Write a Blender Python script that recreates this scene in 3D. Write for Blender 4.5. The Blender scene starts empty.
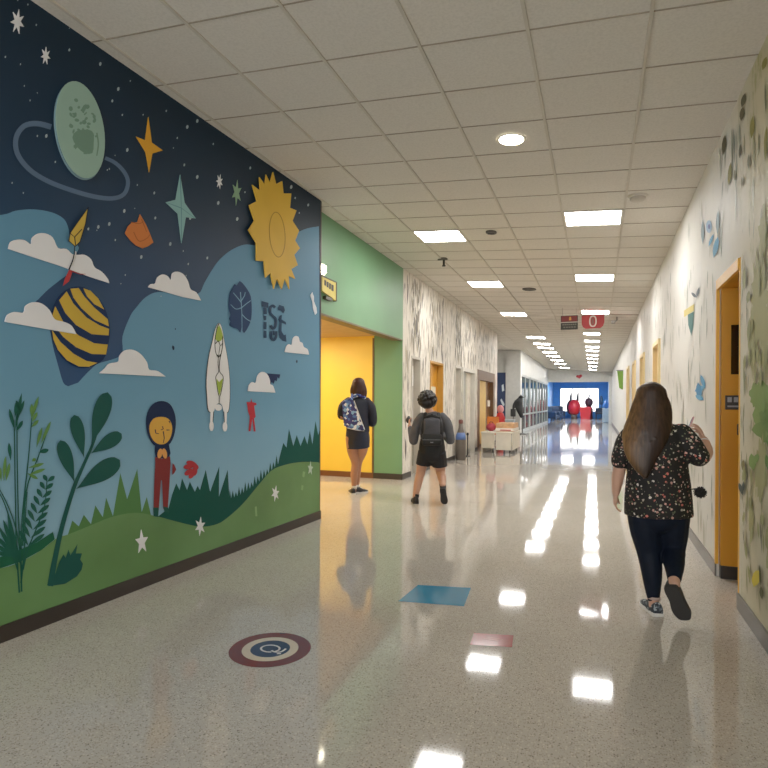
import bpy, bmesh, math, random
from mathutils import Vector, Matrix, noise
from mathutils.geometry import tessellate_polygon
random.seed(11)
SC = bpy.context.scene
COL = SC.collection

# ------------------------------------------------------------------ camera model (also used to measure positions on real planes)
F, X0, Y0, ROLL, H = 573.9, 597.7, 402.3, 0.005, 1.42
TH = math.atan((X0 - 384) / F)
def ray(px, py):
    a, b = px - 384, py - Y0
    c, s = math.cos(ROLL), math.sin(ROLL)
    u = c * a + s * b
    v = -s * a + c * b
    r, up = u / F, -v / F
    return (r * math.cos(TH) - math.sin(TH), r * math.sin(TH) + math.cos(TH), up)
def ceilz(x): return 3.872 - (x + 3.228) * 0.0672
def on_floor(px, py):
    d = ray(px, py); t = -H / d[2]
    return Vector((d[0] * t, d[1] * t, 0))
def on_mural(px, py):
    d = ray(px, py); t = (-3.228 - .112) / (d[0] - .028 * d[1])
    return (d[1] * t, H + d[2] * t)            # (Y along wall, Z)
def on_x(px, py, X):
    d = ray(px, py); t = X / d[0]
    return (d[1] * t, H + d[2] * t)
cam_d = bpy.data.cameras.new('camera')
cam = bpy.data.objects.new('camera', cam_d); COL.objects.link(cam)
cam_d.sensor_fit = 'HORIZONTAL'; cam_d.sensor_width = 36
cam_d.lens = F / 768 * 36
cam_d.shift_y = (Y0 - 384) / 768
cam_d.clip_start = .05; cam_d.clip_end = 300
cam.matrix_world = Matrix.Translation((0, 0, H)) @ Matrix.Rotation(TH, 4, 'Z') @ Matrix.Rotation(math.pi / 2, 4, 'X') @ Matrix.Rotation(ROLL, 4, 'Z')
SC.camera = cam

# ------------------------------------------------------------------ materials
def lin(h):
    h = h.lstrip('#')
    v = [int(h[i:i + 2], 16) / 255 for i in (0, 2, 4)]
    return tuple((x / 12.92 if x <= .04045 else ((x + .055) / 1.055) ** 2.4) for x in v) + (1,)
MATS = {}
class NT:
    def __init__(s, name):
        s.m = bpy.data.materials.new(name); s.m.use_nodes = True
        s.t = s.m.node_tree; s.n = s.t.nodes; s.l = s.t.links
        s.b = s.n['Principled BSDF']; s.out = s.n['Material Output']
    def add(s, typ, **kw):
        n = s.n.new(typ)
        for k, v in kw.items():
            if k.startswith('_'): n.inputs[k[1:].replace('_', ' ')].default_value = v
            else: setattr(n, k, v)
        return n
    def link(s, a, b): s.l.new(a, b)
    def coords(s, scale=(1, 1, 1), rot=(0, 0, 0), loc=(0, 0, 0)):
        tc = s.n.new('ShaderNodeTexCoord'); mp = s.n.new('ShaderNodeMapping')
        mp.inputs['Scale'].default_value = scale; mp.inputs['Rotation'].default_value = rot; mp.inputs['Location'].default_value = loc
        s.link(tc.outputs['Object'], mp.inputs['Vector']); return mp.outputs['Vector']
    def ramp(s, fac, stops, interp='LINEAR'):
        r = s.n.new('ShaderNodeValToRGB'); r.color_ramp.interpolation = interp
        e = r.color_ramp.elements
        while len(e) < len(stops): e.new(.5)
        for i, (p, c) in enumerate(stops):
            e[i].position = p; e[i].color = lin(c) if isinstance(c, str) else c
        s.link(fac, r.inputs['Fac']); return r.outputs['Color']
    def mix(s, fac, a, b, mode='MIX'):
        m = s.n.new('ShaderNodeMix'); m.data_type = 'RGBA'; m.blend_type = mode
        for v, i in ((fac, 0), (a, 6), (b, 7)):
            if hasattr(v, 'links'): s.link(v, m.inputs[i])
            else: m.inputs[i].default_value = lin(v) if isinstance(v, str) else v
        return m.outputs[2]
    def math(s, op, a, b=0.0):
        m = s.n.new('ShaderNodeMath'); m.operation = op
        for i, v in enumerate((a, b)):
            if hasattr(v, 'links'): s.link(v, m.inputs[i])
            else: m.inputs[i].default_value = v
        return m.outputs[0]
def M(hexc, rough=.6, metal=0, var=.06, scale=6, spec=.5, bump=0, name=None):
    key = (hexc, rough, metal, var, scale, spec, bump)
    if key in MATS: return MATS[key]
    n = NT(name or 'paint_' + hexc.strip('#'))
    nz = n.add('ShaderNodeTexNoise', _Scale=scale, _Detail=3.0)
    n.link(n.coords(), nz.inputs['Vector'])
    c = lin(hexc)
    a = tuple(max(0, x * (1 - var)) for x in c[:3]) + (1,); b = tuple(min(1, x * (1 + var)) for x in c[:3]) + (1,)
    n.link(n.ramp(nz.outputs['Fac'], [(.3, a), (.7, b)]), n.b.inputs['Base Color'])
    n.b.inputs['Roughness'].default_value = rough; n.b.inputs['Metallic'].default_value = metal
    n.b.inputs['Specular IOR Level'].default_value = spec
    if bump:
        bp = n.add('ShaderNodeBump', _Strength=bump, _Distance=.01)
        n2 = n.add('ShaderNodeTexNoise', _Scale=scale * 12, _Detail=2.0); n.link(n.coords(), n2.inputs['Vector'])
        n.link(n2.outputs['Fac'], bp.inputs['Height']); n.link(bp.outputs['Normal'], n.b.inputs['Normal'])
    MATS[key] = n.m
    return n.m
def emit(name, hexc, strength):
    n = NT(name); n.b.inputs['Base Color'].default_value = lin('#ffffff')
    n.b.inputs['Emission Color'].default_value = lin(hexc); n.b.inputs['Emission Strength'].default_value = strength
    return n.m

# ------------------------------------------------------------------ mesh builder (world coordinates; origin handled on build)
def catmull(pts, n=5, closed=False):
    P = [Vector(p) for p in pts]; out = []
    N = len(P); rng = N if closed else N - 1
    for i in range(rng):
        p0 = P[(i - 1) % N] if closed else P[max(0, i - 1)]
        p1 = P[i]; p2 = P[(i + 1) % N] if closed else P[min(N - 1, i + 1)]
        p3 = P[(i + 2) % N] if closed else P[min(N - 1, i + 2)]
        for k in range(n):
            t = k / n
            out.append(.5 * ((2 * p1) + (p2 - p0) * t + (2 * p0 - 5 * p1 + 4 * p2 - p3) * t * t + (3 * p1 - p0 - 3 * p2 + p3) * t ** 3))
    if not closed: out.append(P[-1])
    return out
class B:
    def __init__(s): s.v = []; s.f = []; s.mi = []; s.cur = 0
    def mat(s, i): s.cur = i; return s
    def add(s, vs, fs):
        o = len(s.v); s.v += [Vector(p) for p in vs]
        for f in fs: s.f.append([o + i for i in f]); s.mi.append(s.cur)
        return s
    def box(s, x0, x1, y0, y1, z0, z1, M_=None):
        vs = [Vector((x, y, z)) for z in (z0, z1) for y in (y0, y1) for x in (x0, x1)]
        if M_ is not None: vs = [M_ @ p for p in vs]
        return s.add(vs, [(0, 2, 3, 1), (4, 5, 7, 6), (0, 1, 5, 4), (2, 6, 7, 3), (0, 4, 6, 2), (1, 3, 7, 5)])
    def quad(s, a, b, c, d): return s.add([a, b, c, d], [(0, 1, 2, 3)])
    def rbox(s, x0, x1, y0, y1, z0, z1, r=.01, M_=None):
        bm = bmesh.new(); bmesh.ops.create_cube(bm, size=1)
        for v in bm.verts: v.co = Vector(((x0 + x1) / 2 + v.co.x * (x1 - x0), (y0 + y1) / 2 + v.co.y * (y1 - y0), (z0 + z1) / 2 + v.co.z * (z1 - z0)))
        bmesh.ops.bevel(bm, geom=bm.edges[:], offset=r, segments=2, affect='EDGES', profile=.5)
        bm.verts.ensure_lookup_table()
        s.add([(M_ @ v.co) if M_ is not None else v.co.copy() for v in bm.verts], [[v.index for v in f.verts] for f in bm.faces]); bm.free(); return s
    def tube(s, pts, rads, seg=14, side=(1, 0, 0), cap=True, sub=4, flat=False):
        """loft of elliptical rings; rads = r or (a, b), a along 'side'"""
        R = [(r, r) if not isinstance(r, (tuple, list)) else r for r in rads]
        if sub > 1 and len(pts) > 2:
            q = catmull([tuple(p) for p in pts], sub); rr = catmull([(a, b, 0) for a, b in R], sub); R = [(max(1e-4, v.x), max(1e-4, v.y)) for v in rr]
        else: q = [Vector(p) for p in pts]
        n = len(q); rings = []
        sd = Vector(side).normalized()
        def frame(t):
            t = t.normalized(); a = sd - t * sd.dot(t)
            if a.length < 1e-3: a = Vector((0, 1, 0)) - t * t.y
            a.normalize(); return a, t.cross(a).normalized(), t
        for i in range(n):
            t = (q[min(n - 1, i + 1)] - q[max(0, i - 1)])
            a, b, _ = frame(t); rings.append((q[i], a, b, R[i]))
        allr = []
        if cap and not flat:
            t0 = (q[1] - q[0]).normalized(); t1 = (q[-1] - q[-2]).normalized()
            r0 = min(R[0]); r1 = min(R[-1])
            pre = [(q[0] - t0 * r0 * math.sin(k), rings[0][1], rings[0][2], (R[0][0] * math.cos(k), R[0][1] * math.cos(k))) for k in (1.2, .8, .4)]
            post = [(q[-1] + t1 * r1 * math.sin(k), rings[-1][1], rings[-1][2], (R[-1][0] * math.cos(k), R[-1][1] * math.cos(k))) for k in (.4, .8, 1.2)]
            rings = pre + rings + post
        vs = []
        for c, a, b, (ra, rb) in rings:
            for k in range(seg):
                an = 2 * math.pi * k / seg
                vs.append(c + a * ra * math.cos(an) + b * rb * math.sin(an))
        fs = []
        for i in range(len(rings) - 1):
            for k in range(seg):
                k2 = (k + 1) % seg
                fs.append((i * seg + k, i * seg + k2, (i + 1) * seg + k2, (i + 1) * seg + k))
        if cap:
            fs.append(list(range(seg))[::-1]); fs.append([(len(rings) - 1) * seg + k for k in range(seg)])
        return s.add(vs, fs)
    def cyl(s, x, y, z0, z1, r, r2=None, seg=20):
        return s.tube([(x, y, z0), (x, y, z1)], [r, r if r2 is None else r2], seg=seg, sub=1, flat=True)
    def ell(s, c, r, M_=None, seg=16, rings=10):
        vs = []; fs = []; c = Vector(c)
        for i in range(rings + 1):
            ph = math.pi * i / rings
            for k in range(seg):
                an = 2 * math.pi * k / seg
                p = Vector((r[0] * math.sin(ph) * math.cos(an), r[1] * math.sin(ph) * math.sin(an), -r[2] * math.cos(ph)))
                vs.append(c + (M_ @ p if M_ is not None else p))
        for i in range(rings):
            for k in range(seg):
                k2 = (k + 1) % seg
                fs.append((i * seg + k, i * seg + k2, (i + 1) * seg + k2, (i + 1) * seg + k))
        return s.add(vs, fs)
    def lathe(s, x, y, prof, seg=20):
        vs = []; fs = []
        for r, z in prof:
            for k in range(seg):
                an = 2 * math.pi * k / seg; vs.append((x + r * math.cos(an), y + r * math.sin(an), z))
        for i in range(len(prof) - 1):
            for k in range(seg):
                k2 = (k + 1) % seg
                fs.append((i * seg + k, i * seg + k2, (i + 1) * seg + k2, (i + 1) * seg + k))
        fs.append(list(range(seg))[::-1]); fs.append([(len(prof) - 1) * seg + k for k in range(seg)])
        return s.add(vs, fs)
    def prism(s, pts, d):
        """pts: coplanar outline, d: thickness vector"""
        d = Vector(d); P = [Vector(p) for p in pts]; n = len(P)
        tris = tessellate_polygon([P])
        s.add(P + [p + d for p in P], [tuple(t) for t in tris] + [tuple(n + i for i in t[::-1]) for t in tris] + [(i, (i + 1) % n, n + (i + 1) % n, n + i) for i in range(n)])
        return s
    def flat(s, pts):
        P = [Vector(p) for p in pts]
        return s.add(P, [tuple(t) for t in tessellate_polygon([P])])
    def mesh(s, name, mats, off=None, smooth=False):
        me = bpy.data.meshes.new(name)
        vs = s.v if off is None else [off @ p for p in s.v]
        me.from_pydata([tuple(p) for p in vs], [], s.f)
        for m in (mats if isinstance(mats, (list, tuple)) else [mats]): me.materials.append(m)
        if len(me.materials) > 1: me.polygons.foreach_set('material_index', s.mi)
        bm = bmesh.new(); bm.from_mesh(me); bmesh.ops.remove_doubles(bm, verts=bm.verts, dist=1e-6); bmesh.ops.recalc_face_normals(bm, faces=bm.faces); bm.to_mesh(me); bm.free()
        if smooth: me.polygons.foreach_set('use_smooth', [True] * len(me.polygons))
        me.update(); return me
    def build(s, name, mats, parent=None, smooth=False, world=True, origin=None):
        if parent is not None:
            off = wm(parent).inverted() if world else None
            o = bpy.data.objects.new(name, s.mesh(name, mats, off, smooth)); COL.objects.link(o); o.parent = parent
        else:
            if origin is None:
                lo = [min(p[i] for p in s.v) for i in range(3)]; hi = [max(p[i] for p in s.v) for i in range(3)]
                origin = Vector(((lo[0] + hi[0]) / 2, (lo[1] + hi[1]) / 2, lo[2]))
            origin = Vector(origin)
            o = bpy.data.objects.new(name, s.mesh(name, mats, Matrix.Translation(-origin), smooth)); COL.objects.link(o); o.location = origin
        if smooth == 'auto':
            pass
        return o
def wm(o):
    m = o.matrix_basis.copy()
    while o.parent: o = o.parent; m = o.matrix_basis @ m
    return m
def tag(o, label=None, cat=None, group=None, kind=None):
    if label: o['label'] = label
    if cat: o['category'] = cat
    if group: o['group'] = group
    if kind: o['kind'] = kind
    return o
def thing(name, label, cat, loc=(0, 0, 0), rz=0, group=None):
    o = bpy.data.objects.new(name, None); COL.objects.link(o); o.empty_display_size = .1
    o.location = loc; o.rotation_euler = (0, 0, rz)
    return tag(o, label, cat, group)
def struct(name, b, mats, parent=None, smooth=False, origin=None, label=None):
    o = b.build(name, mats, parent, smooth, origin=origin)
    if parent is None: o['kind'] = 'structure'
    if label: o['label'] = label
    return o
def dup(root, loc=None, label=None):
    r = root.copy(); COL.objects.link(r)
    if loc is not None: r.location = loc
    if label: r['label'] = label
    for ch in list(root.children):
        c = ch.copy(); COL.objects.link(c); c.parent = r
        for g in list(ch.children):
            d = g.copy(); COL.objects.link(d); d.parent = c
    return r
def remesh(b, voxel, smooth_it=6, disp=None):
    """fuse the lofts of a builder into one continuous skin"""
    me = b.mesh('tmp', MATS_TMP); o = bpy.data.objects.new('tmp', me); COL.objects.link(o)
    r = o.modifiers.new('r', 'REMESH'); r.mode = 'VOXEL'; r.voxel_size = voxel
    if smooth_it:
        sm = o.modifiers.new('s', 'SMOOTH'); sm.iterations = smooth_it; sm.factor = .5
    dg = bpy.context.evaluated_depsgraph_get(); dg.update()
    new = bpy.data.meshes.new_from_object(o.evaluated_get(dg))
    out = B(); vs = [v.co.copy() for v in new.vertices]
    if disp: vs = [disp(p) for p in vs]
    out.add(vs, [list(p.vertices) for p in new.polygons])
    bpy.data.objects.remove(o); bpy.data.meshes.remove(new)
    return out
MATS_TMP = M('#808080')
EXPO = 0.75; GAMMA = 1.14
# ================================================================== THE SETTING
YB = -3.0          # open end behind the camera, left unwalled to let world light in
YE = 43.0          # end of corridor ceiling
XR = .925; XL = -3.36
def mural_x(y): return -3.228 + .028 * (y - 4)
MY0, MY1 = YB, 6.27

# floor: polished terrazzo
n = NT('terrazzo')
co = n.coords()
nz = n.add('ShaderNodeTexNoise', _Scale=.9, _Detail=4.0); n.link(co, nz.inputs['Vector'])
base = n.ramp(nz.outputs['Fac'], [(.3, '#b2aba0'), (.7, '#beb7ac')])
def specks(scale, thr, rad, colr, prev):
    vo = n.add('ShaderNodeTexVoronoi', _Scale=scale); n.link(co, vo.inputs['Vector'])
    sp = n.add('ShaderNodeSeparateColor'); n.link(vo.outputs['Color'], sp.inputs['Color'])
    m = n.math('MULTIPLY', n.math('GREATER_THAN', sp.outputs['Red'], thr), n.math('LESS_THAN', vo.outputs['Distance'], rad))
    return n.mix(m, prev, colr)
base = specks(95, .62, .38, '#a0978a', base)
base = specks(80, .62, .38, '#c9c1b2', base)
base = specks(85, .8, .3, '#746c60', base)
base = specks(150, .75, .34, '#8c8477', base)
n.link(base, n.b.inputs['Base Color'])
n.b.inputs['Roughness'].default_value = .055
n.b.inputs['IOR'].default_value = 1.55
bp = n.add('ShaderNodeBump', _Strength=.028, _Distance=.02)
n2 = n.add('ShaderNodeTexNoise', _Scale=3.2, _Detail=3.0); n.link(co, n2.inputs['Vector'])
n.link(n2.outputs['Fac'], bp.inputs['Height']); n.link(bp.outputs['Normal'], n.b.inputs['Normal'])
TERRAZZO = n.m
struct('floor', B().box(-7.5, 3, YB, 58, -.1, 0), TERRAZZO, origin=(0, 0, 0))

# ceiling: sloping slab with lay-in tiles and tee grid
TX = .275; TW = .682; CY0 = 3.56; CW = .585
n = NT('ceiling_tile')
nz = n.add('ShaderNodeTexNoise', _Scale=60.0, _Detail=3.0); n.link(n.coords(), nz.inputs['Vector'])
n.link(n.ramp(nz.outputs['Fac'], [(.35, '#cac5bb'), (.6, '#d3cec4')]), n.b.inputs['Base Color']); n.b.inputs['Roughness'].default_value = .95
n.b.inputs['Specular IOR Level'].default_value = .1
TILE = n.m
def slopebox(b, x0, x1, y0, y1, d0, d1):
    vs = [(x, y, ceilz(x) + d) for d in (d0, d1) for y in (y0, y1) for x in (x0, x1)]
    return b.add(vs, [(0, 2, 3, 1), (4, 5, 7, 6), (0, 1, 5, 4), (2, 6, 7, 3), (0, 4, 6, 2), (1, 3, 7, 5)])
ceiling = struct('ceiling', slopebox(B(), -7.5, 3, YB, YE + .1, 0, .12), TILE, origin=(0, 0, 3.65))
g = B()
for k in range(-11, 5):
    x = TX + TW * k
    slopebox(g, x - .011, x + .011, YB, YE, -.012, .002)
g2 = B()
y = CY0 - CW * 11
while y < YE:
    slopebox(g2, -7, 3, y - .005, y + .005, -.004, .002); y += CW
slopebox(g2, .3, XR, 15.3, 15.34, -.012, .002)
g.build('tee_grid', M('#bfb8aa', .7), ceiling)
g2.build('cross_tee', M('#8e8474', .8), ceiling)

# --- left mural wall (slightly out of parallel with the corridor)
n = NT('night_sky_paint')
tc = n.add('ShaderNodeTexCoord'); sx = n.add('ShaderNodeSeparateXYZ'); n.link(tc.outputs['Object'], sx.inputs[0])
f = n.math('DIVIDE', sx.outputs['Z'], 4.0)
nz = n.add('ShaderNodeTexNoise', _Scale=2.0, _Detail=4.0); n.link(tc.outputs['Object'], nz.inputs['Vector'])
f = n.math('ADD', f, n.math('MULTIPLY', n.math('SUBTRACT', nz.outputs['Fac'], .5), .08))
n.link(n.ramp(f, [(.4, '#25466f'), (.62, '#1d3958'), (.76, '#182e44'), (.95, '#132636')]), n.b.inputs['Base Color'])  # darkens upward, from the paint itself plus dimmer light put into the colour
n.b.inputs['Roughness'].default_value = .55; n.b.inputs['Specular IOR Level'].default_value = .22
NAVY = n.m
wb = B()
x0, x1 = mural_x(MY0), mural_x(MY1)
wb.add([(x0, MY0, 0), (x1, MY1, 0), (x1, MY1, 4.05), (x0, MY0, 4.05), (x0 - .16, MY0, 0), (x1 - .16, MY1, 0), (x1 - .16, MY1, 4.05), (x0 - .16, MY0, 4.05)],
       [(0, 1, 2, 3), (4, 7, 6, 5), (1, 5, 6, 2), (0, 3, 7, 4), (0, 4, 5, 1), (3, 2, 6, 7)])
wall_left = struct('wall_left', wb, NAVY, origin=(x0, MY0, 0))
bb = B().add([(mural_x(y) + d, y, z) for z in (0, .1) for y in (MY0, MY1 + .012) for d in (-.001, .014)], [(0, 2, 3, 1), (4, 5, 7, 6), (0, 1, 5, 4), (2, 6, 7, 3), (0, 4, 6, 2), (1, 3, 7, 5)])
struct('baseboard_left', bb, M('#2e2622', .4))
struct('trim_1', B().box(x1 - .165, x1 + .006, MY1 - .01, MY1 + .006, 0, 3.86), M('#5a4c42', .5))

# --- green and yellow alcove
GREEN = M('#659268', .5, var=.04, scale=2)
YEL = M('#f0c844', .5, var=.03, scale=2)
gw = B().box(XL - .16, XL, MY1, 9.98, 2.57, 4.05)
struct('wall_green', gw, GREEN)
struct('trim_2', B().box(XL - .165, XL + .012, MY1, 9.9, 2.545, 2.57), M('#6b5a3e', .5))
pw = B().box(-3.92, XL, 9.98, 10.0, 0, 4.05)
struct('wall_alcove_green', pw, GREEN)
struct('wall_alcove_yellow', B().box(-7.0, -3.92, 9.98, 10.12, 0, 3.0), YEL)
struct('trim_3', B().box(-3.945, -3.915, 9.962, 9.98, .1, 2.62), M('#6a4a28', .5))
struct('baseboard_alcove', B().box(-6.95, -3.92, 9.965, 9.98, 0, .105), M('#6a3f22', .45))
struct('baseboard_green', B().box(-3.92, XL + .012, 9.965, 9.98, 0, .105).box(XL, XL + .014, 9.97, 10.45, 0, .105), M('#2a2624', .45))
ceiling_alcove = struct('ceiling_alcove', B().box(-7.0, XL - .16, MY1 + .002, 9.98, 2.66, 2.76), M('#c9a878', .8))
struct('wall_alcove_end', B().box(-7.1, -6.98, MY1, 10.1, 0, 3), YEL)
struct('wall_alcove_near', B().box(-7.0, x1 - .162, MY1 - .15, MY1 - .004, 0, 3), YEL)

# --- leaf-patterned wallpaper
def wallpaper(name, base, streak, dens, blot=None):
    n = NT(name)
    co = n.coords((1, 7, 1.3))
    nz = n.add('ShaderNodeTexNoise', _Scale=2.2, _Detail=5.0, _Roughness=.65); n.link(co, nz.inputs['Vector'])
    m = n.ramp(nz.outputs['Fac'], [(.5 + (1 - dens) * .12, (0, 0, 0, 1)), (.66 + (1 - dens) * .1, (1, 1, 1, 1))])
    nb = n.add('ShaderNodeTexNoise', _Scale=.8, _Detail=2.0); n.link(n.coords(), nb.inputs['Vector'])
    b0 = n.ramp(nb.outputs['Fac'], [(.3, base[0]), (.7, base[1])])
    c = n.mix(n.math('MULTIPLY', m, .75 * dens), b0, streak)
    if blot:
        sx = n.add('ShaderNodeSeparateXYZ'); tcc = n.add('ShaderNodeTexCoord'); n.link(tcc.outputs['Object'], sx.inputs[0])
        nearm = n.add('ShaderNodeMapRange'); n.link(sx.outputs['Y'], nearm.inputs[0])
        nearm.inputs[1].default_value = 5.0; nearm.inputs[2].default_value = 4.2; nearm.inputs[3].default_value = 0; nearm.inputs[4].default_value = 1
        cream = n.mix(n.math('MULTIPLY', nearm.outputs[0], .9), c, blot[0])  # beige wash at the near end; dimmer light is mixed into its tone
        nz2 = n.add('ShaderNodeTexNoise', _Scale=1.9, _Detail=8.0, _Roughness=.75); n.link(n.coords((1, 2.4, 1)), nz2.inputs['Vector'])
        bm_ = n.ramp(nz2.outputs['Fac'], [(.54, (0, 0, 0, 1)), (.62, (1, 1, 1, 1))])
        c = n.mix(n.math('MULTIPLY', n.math('MULTIPLY', bm_, nearm.outputs[0]), .7), cream, blot[1])
    n.link(c, n.b.inputs['Base Color']); n.b.inputs['Roughness'].default_value = .55; n.b.inputs['Specular IOR Level'].default_value = .2
    return n.m
WPL = wallpaper('wallpaper_left', ('#d8d0c0', '#e8e3d8'), '#7d715c', .95)
WPR = wallpaper('wallpaper_right', ('#d2cfc8', '#dddbd5'), '#8d9184', .35, ('#c2b894', '#8f9150'))

LD = [(10.5, 11.12), (11.83, 12.93), (14.12, 14.8), (14.95, 16.62), (17.0, 20.0)]   # openings in the left wall
WZL = [2.32, 2.32, 2.36, 2.36, 2.42]
wl = B(); yy = 10.0
for (a, b_), z in zip(LD, WZL):
    wl.box(XL - .3, XL, yy, a, 0, 4.05); wl.box(XL - .3, XL, a, b_, z, 4.05); yy = b_
wl.box(XL - .3, XL, yy, 20.55, 0, 4.05)
wall_papered = struct('wall_papered', wl, WPL)
bb = B(); yy = 10.45
for (a, b_) in LD:
    if a > yy: bb.box(XL, XL + .014, yy, a, 0, .1)
    yy = b_
bb.box(XL, XL + .014, yy, 20.56, 0, .1)
struct('baseboard_papered', bb, M('#35312d', .45))

def left_door(name, i, mats, fn, label=None):
    a, b_ = LD[i]; z = WZL[i]
    d = B().box(XL - .17, XL - .13, a, b_, 0, z)
    o = struct(name, d, mats, label=label)
    fn(o, a, b_, z); return o
def d_frame(o, a, b_, z, m, w=.05, dep=.13, x=XL):
    B().box(x - dep, x + .012, a, a + w, 0, z).box(x - dep, x + .012, b_ - w, b_, 0, z).box(x - dep, x + .012, a + w, b_ - w, z - w, z).build('door_frame', m, o)
def f0(o, a, b_, z):
    d_frame(o, a, b_, z, M('#bdb6a8', .5))
    B().box(XL - .13, XL - .115, a + .1, b_ - .1, 1.75, 2.15).build('poster', M('#e8e6e0', .5), o)
    B().box(XL - .13, XL - .112, a + .14, b_ - .2, 1.2, 1.55).build('notice', M('#54504c', .5), o)
    B().box(XL - .13, XL - .112, a + .08, b_ - .08, .15, .75).build('lower_panel', M('#8c8672', .5), o)
left_door('door_1', 0, M('#b5b1a8', .5), f0, 'grey door with posted notices')
def f1(o, a, b_, z):
    d_frame(o, a, b_, z, M('#b9862c', .5))
    B().box(XL - .13, XL - .12, a + .2, b_ - .2, 1.5, 1.78).build('notice', M('#e8dcc0', .5), o)
    B().box(XL - .13, XL - .12, a + .18, a + .4, 1.9, 2.12).build('door_window', M('#8a5a1a', .3), o)
    B().tube([(XL - .13, b_ - .14, 1.02), (XL - .07, b_ - .14, 1.02), (XL - .07, b_ - .26, 1.02)], [.012] * 3, sub=1).build('door_handle', M('#6e6a64', .3, .8), o)
left_door('door_2', 1, M('#d08f24', .45), f1, 'orange door')
def f2(o, a, b_, z):
    d_frame(o, a, b_, z, M('#cfc9bc', .5))
    B().box(XL - .13, XL - .11, a + .12, a + .25, 1.7, 2.25).build('door_window', M('#5c5c58', .3), o)
    B().box(XL - .13, XL - .1, a + .2, b_ - .2, 1.15, 1.3).build('notice', M('#3a3a3a', .5), o)
left_door('door_3', 2, M('#b9b5ac', .5), f2, 'pale grey narrow door')
def f3(o, a, b_, z):
    d_frame(o, a, b_, z, M('#c9c4b8', .5), .09)
    B().box(XL - .13, XL - .1, a + 1.0, b_ - .15, .1, z - .1).build('side_panel', WPL, o)
left_door('door_4', 3, M('#a5a29b', .5), f3, 'grey recessed double door')
def f4(o, a, b_, z):
    d_frame(o, a, b_, z, M('#6b4a24', .5), .3)
    B().box(XL - .13, XL - .1, a + .75, a + 1.9, .12, z - .06).build('yellow_panel', M('#e0b95a', .5), o)
    B().box(XL - .13, XL - .09, b_ - .7, b_ - .35, 1.3, 1.5).build('notice', M('#e8e4da', .5), o)
left_door('door_5', 4, M('#7d5528', .5), f4, 'brown framed doorway with a yellow panel')

# leaf strokes printed on the wallpaper
def leaf_pts(l, w):       # outline in (along, up)
    out = []
    for t in (0, .15, .35, .6, .85, 1): out.append((w * math.sin(math.pi * t ** .8) * .5, -l * t))
    for t in (.85, .6, .35, .15): out.append((-w * math.sin(math.pi * t ** .8) * .5, -l * t))
    return out
def strokes(x, nrm, rects, count, sizes, mats, name, parent, seed, tilt=.25, zc=None):
    rd = random.Random(seed); b = B()
    for i in range(count):
        r = rd.choice(rects); y = rd.uniform(r[0], r[1]); z = rd.uniform(r[2], r[3])
        l = rd.uniform(*sizes) * rd.choice((.6, 1, 1, 1.3)); w = l * rd.uniform(.1, .26); a = rd.uniform(-tilt, tilt)
        b.mat(rd.randrange(len(mats))); j = .001 + .0035 * rd.random()
        pts = [(x + nrm * j, y + p * math.cos(a) - q * math.sin(a), z + p * math.sin(a) + q * math.cos(a)) for p, q in leaf_pts(l, w)]
        b.flat(pts)
    return b.build(name, mats, parent)
rects = []; yy = 9.99
for (a, b_), z in zip(LD, WZL):
    if a - yy > .12: rects += [(yy + .04, a - .04, .6, 3.85)]
    rects += [(a, b_, z + .28, 3.85)] * 4; yy = b_
rects += [(yy + .04, 20.5, .6, 3.85)]
strokes(XL, 1, rects, 620, (.12, .4), [M('#8d8470', .5), M('#6f6a5c', .5), M('#a89c80', .5), M('#57534a', .5)], 'leaf_pattern', wall_papered, 5)

# --- recess beyond, grey pier, glazed shopfront side
struct('wall_recess', B().box(-5.6, -5.5, 20.55, 27.2, 0, 4.05).box(-5.6, XL - .3, 20.4, 20.55, 0, 4.05), M('#a7a59e', .6))
pier = struct('wall_pier', B().box(-4.05, XL, 27.2, 27.5, 0, 4.05).box(-5.6, -4.05, 27.3, 27.5, 0, 4.05), M('#b9b9b4', .6))
blue = struct('wall_blue_panel', B().box(-4.9, -4.05, 27.26, 27.3, 0, 2.85), M('#22355a', .5))
bq = B()
bq.prism([(-4.22, 27.255, 1.95), (-4.12, 27.255, 2.0), (-4.16, 27.255, 2.3), (-4.24, 27.255, 2.25)], (0, .004, 0))
bq.prism([(-4.3, 27.255, 1.55), (-4.25, 27.255, 1.62), (-4.1, 27.255, 1.36), (-4.13, 27.255, 1.26), (-4.2, 27.255, 1.3)], (0, .004, 0))
bq.build('painted_figure', M('#c4d0d8', .5), blue)
sf = B().box(XL - .2, XL, 27.5, YE + .2, 2.78, 4.05)
struct('wall_shopfront', sf, M('#cfcfca', .6))
struct('trim_4', B().box(XL - .03, XL + .01, 27.18, 27.5, 0, 3.86), M('#d8d8d4', .5))
n = NT('tinted_glass'); n.b.inputs['Base Color'].default_value = lin('#3e5c62'); n.b.inputs['Roughness'].default_value = .08
n.b.inputs['Transmission Weight'].default_value = .55; n.b.inputs['IOR'].default_value = 1.06
GLASS = n.m
FR = M('#b4bab8', .4, .3)
for i, (a, b_) in enumerate([(27.6, 31.4), (31.4, 35.2), (35.2, 39.0), (39.0, 42.9)]):
    w = struct('window_%d' % (i + 1), B().box(XL - .09, XL - .07, a + .06, b_ - .06, .14, 2.72), GLASS)
    fb = B().box(XL - .14, XL - .01, a, a + .08, 0, 2.78).box(XL - .14, XL - .01, b_ - .08, b_, 0, 2.78)
    fb.box(XL - .12, XL - .03, a + .08, b_ - .08, 0, .14).box(XL - .12, XL - .03, a + .08, b_ - .08, 2.7, 2.78).box(XL - .12, XL - .03, a + .08, b_ - .08, .82, .9)
    m_ = (a + b_) / 2; fb.box(XL - .12, XL - .03, m_ - .04, m_ + .04, .14, 2.7)
    fb.build('window_frame', FR, w)
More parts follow.
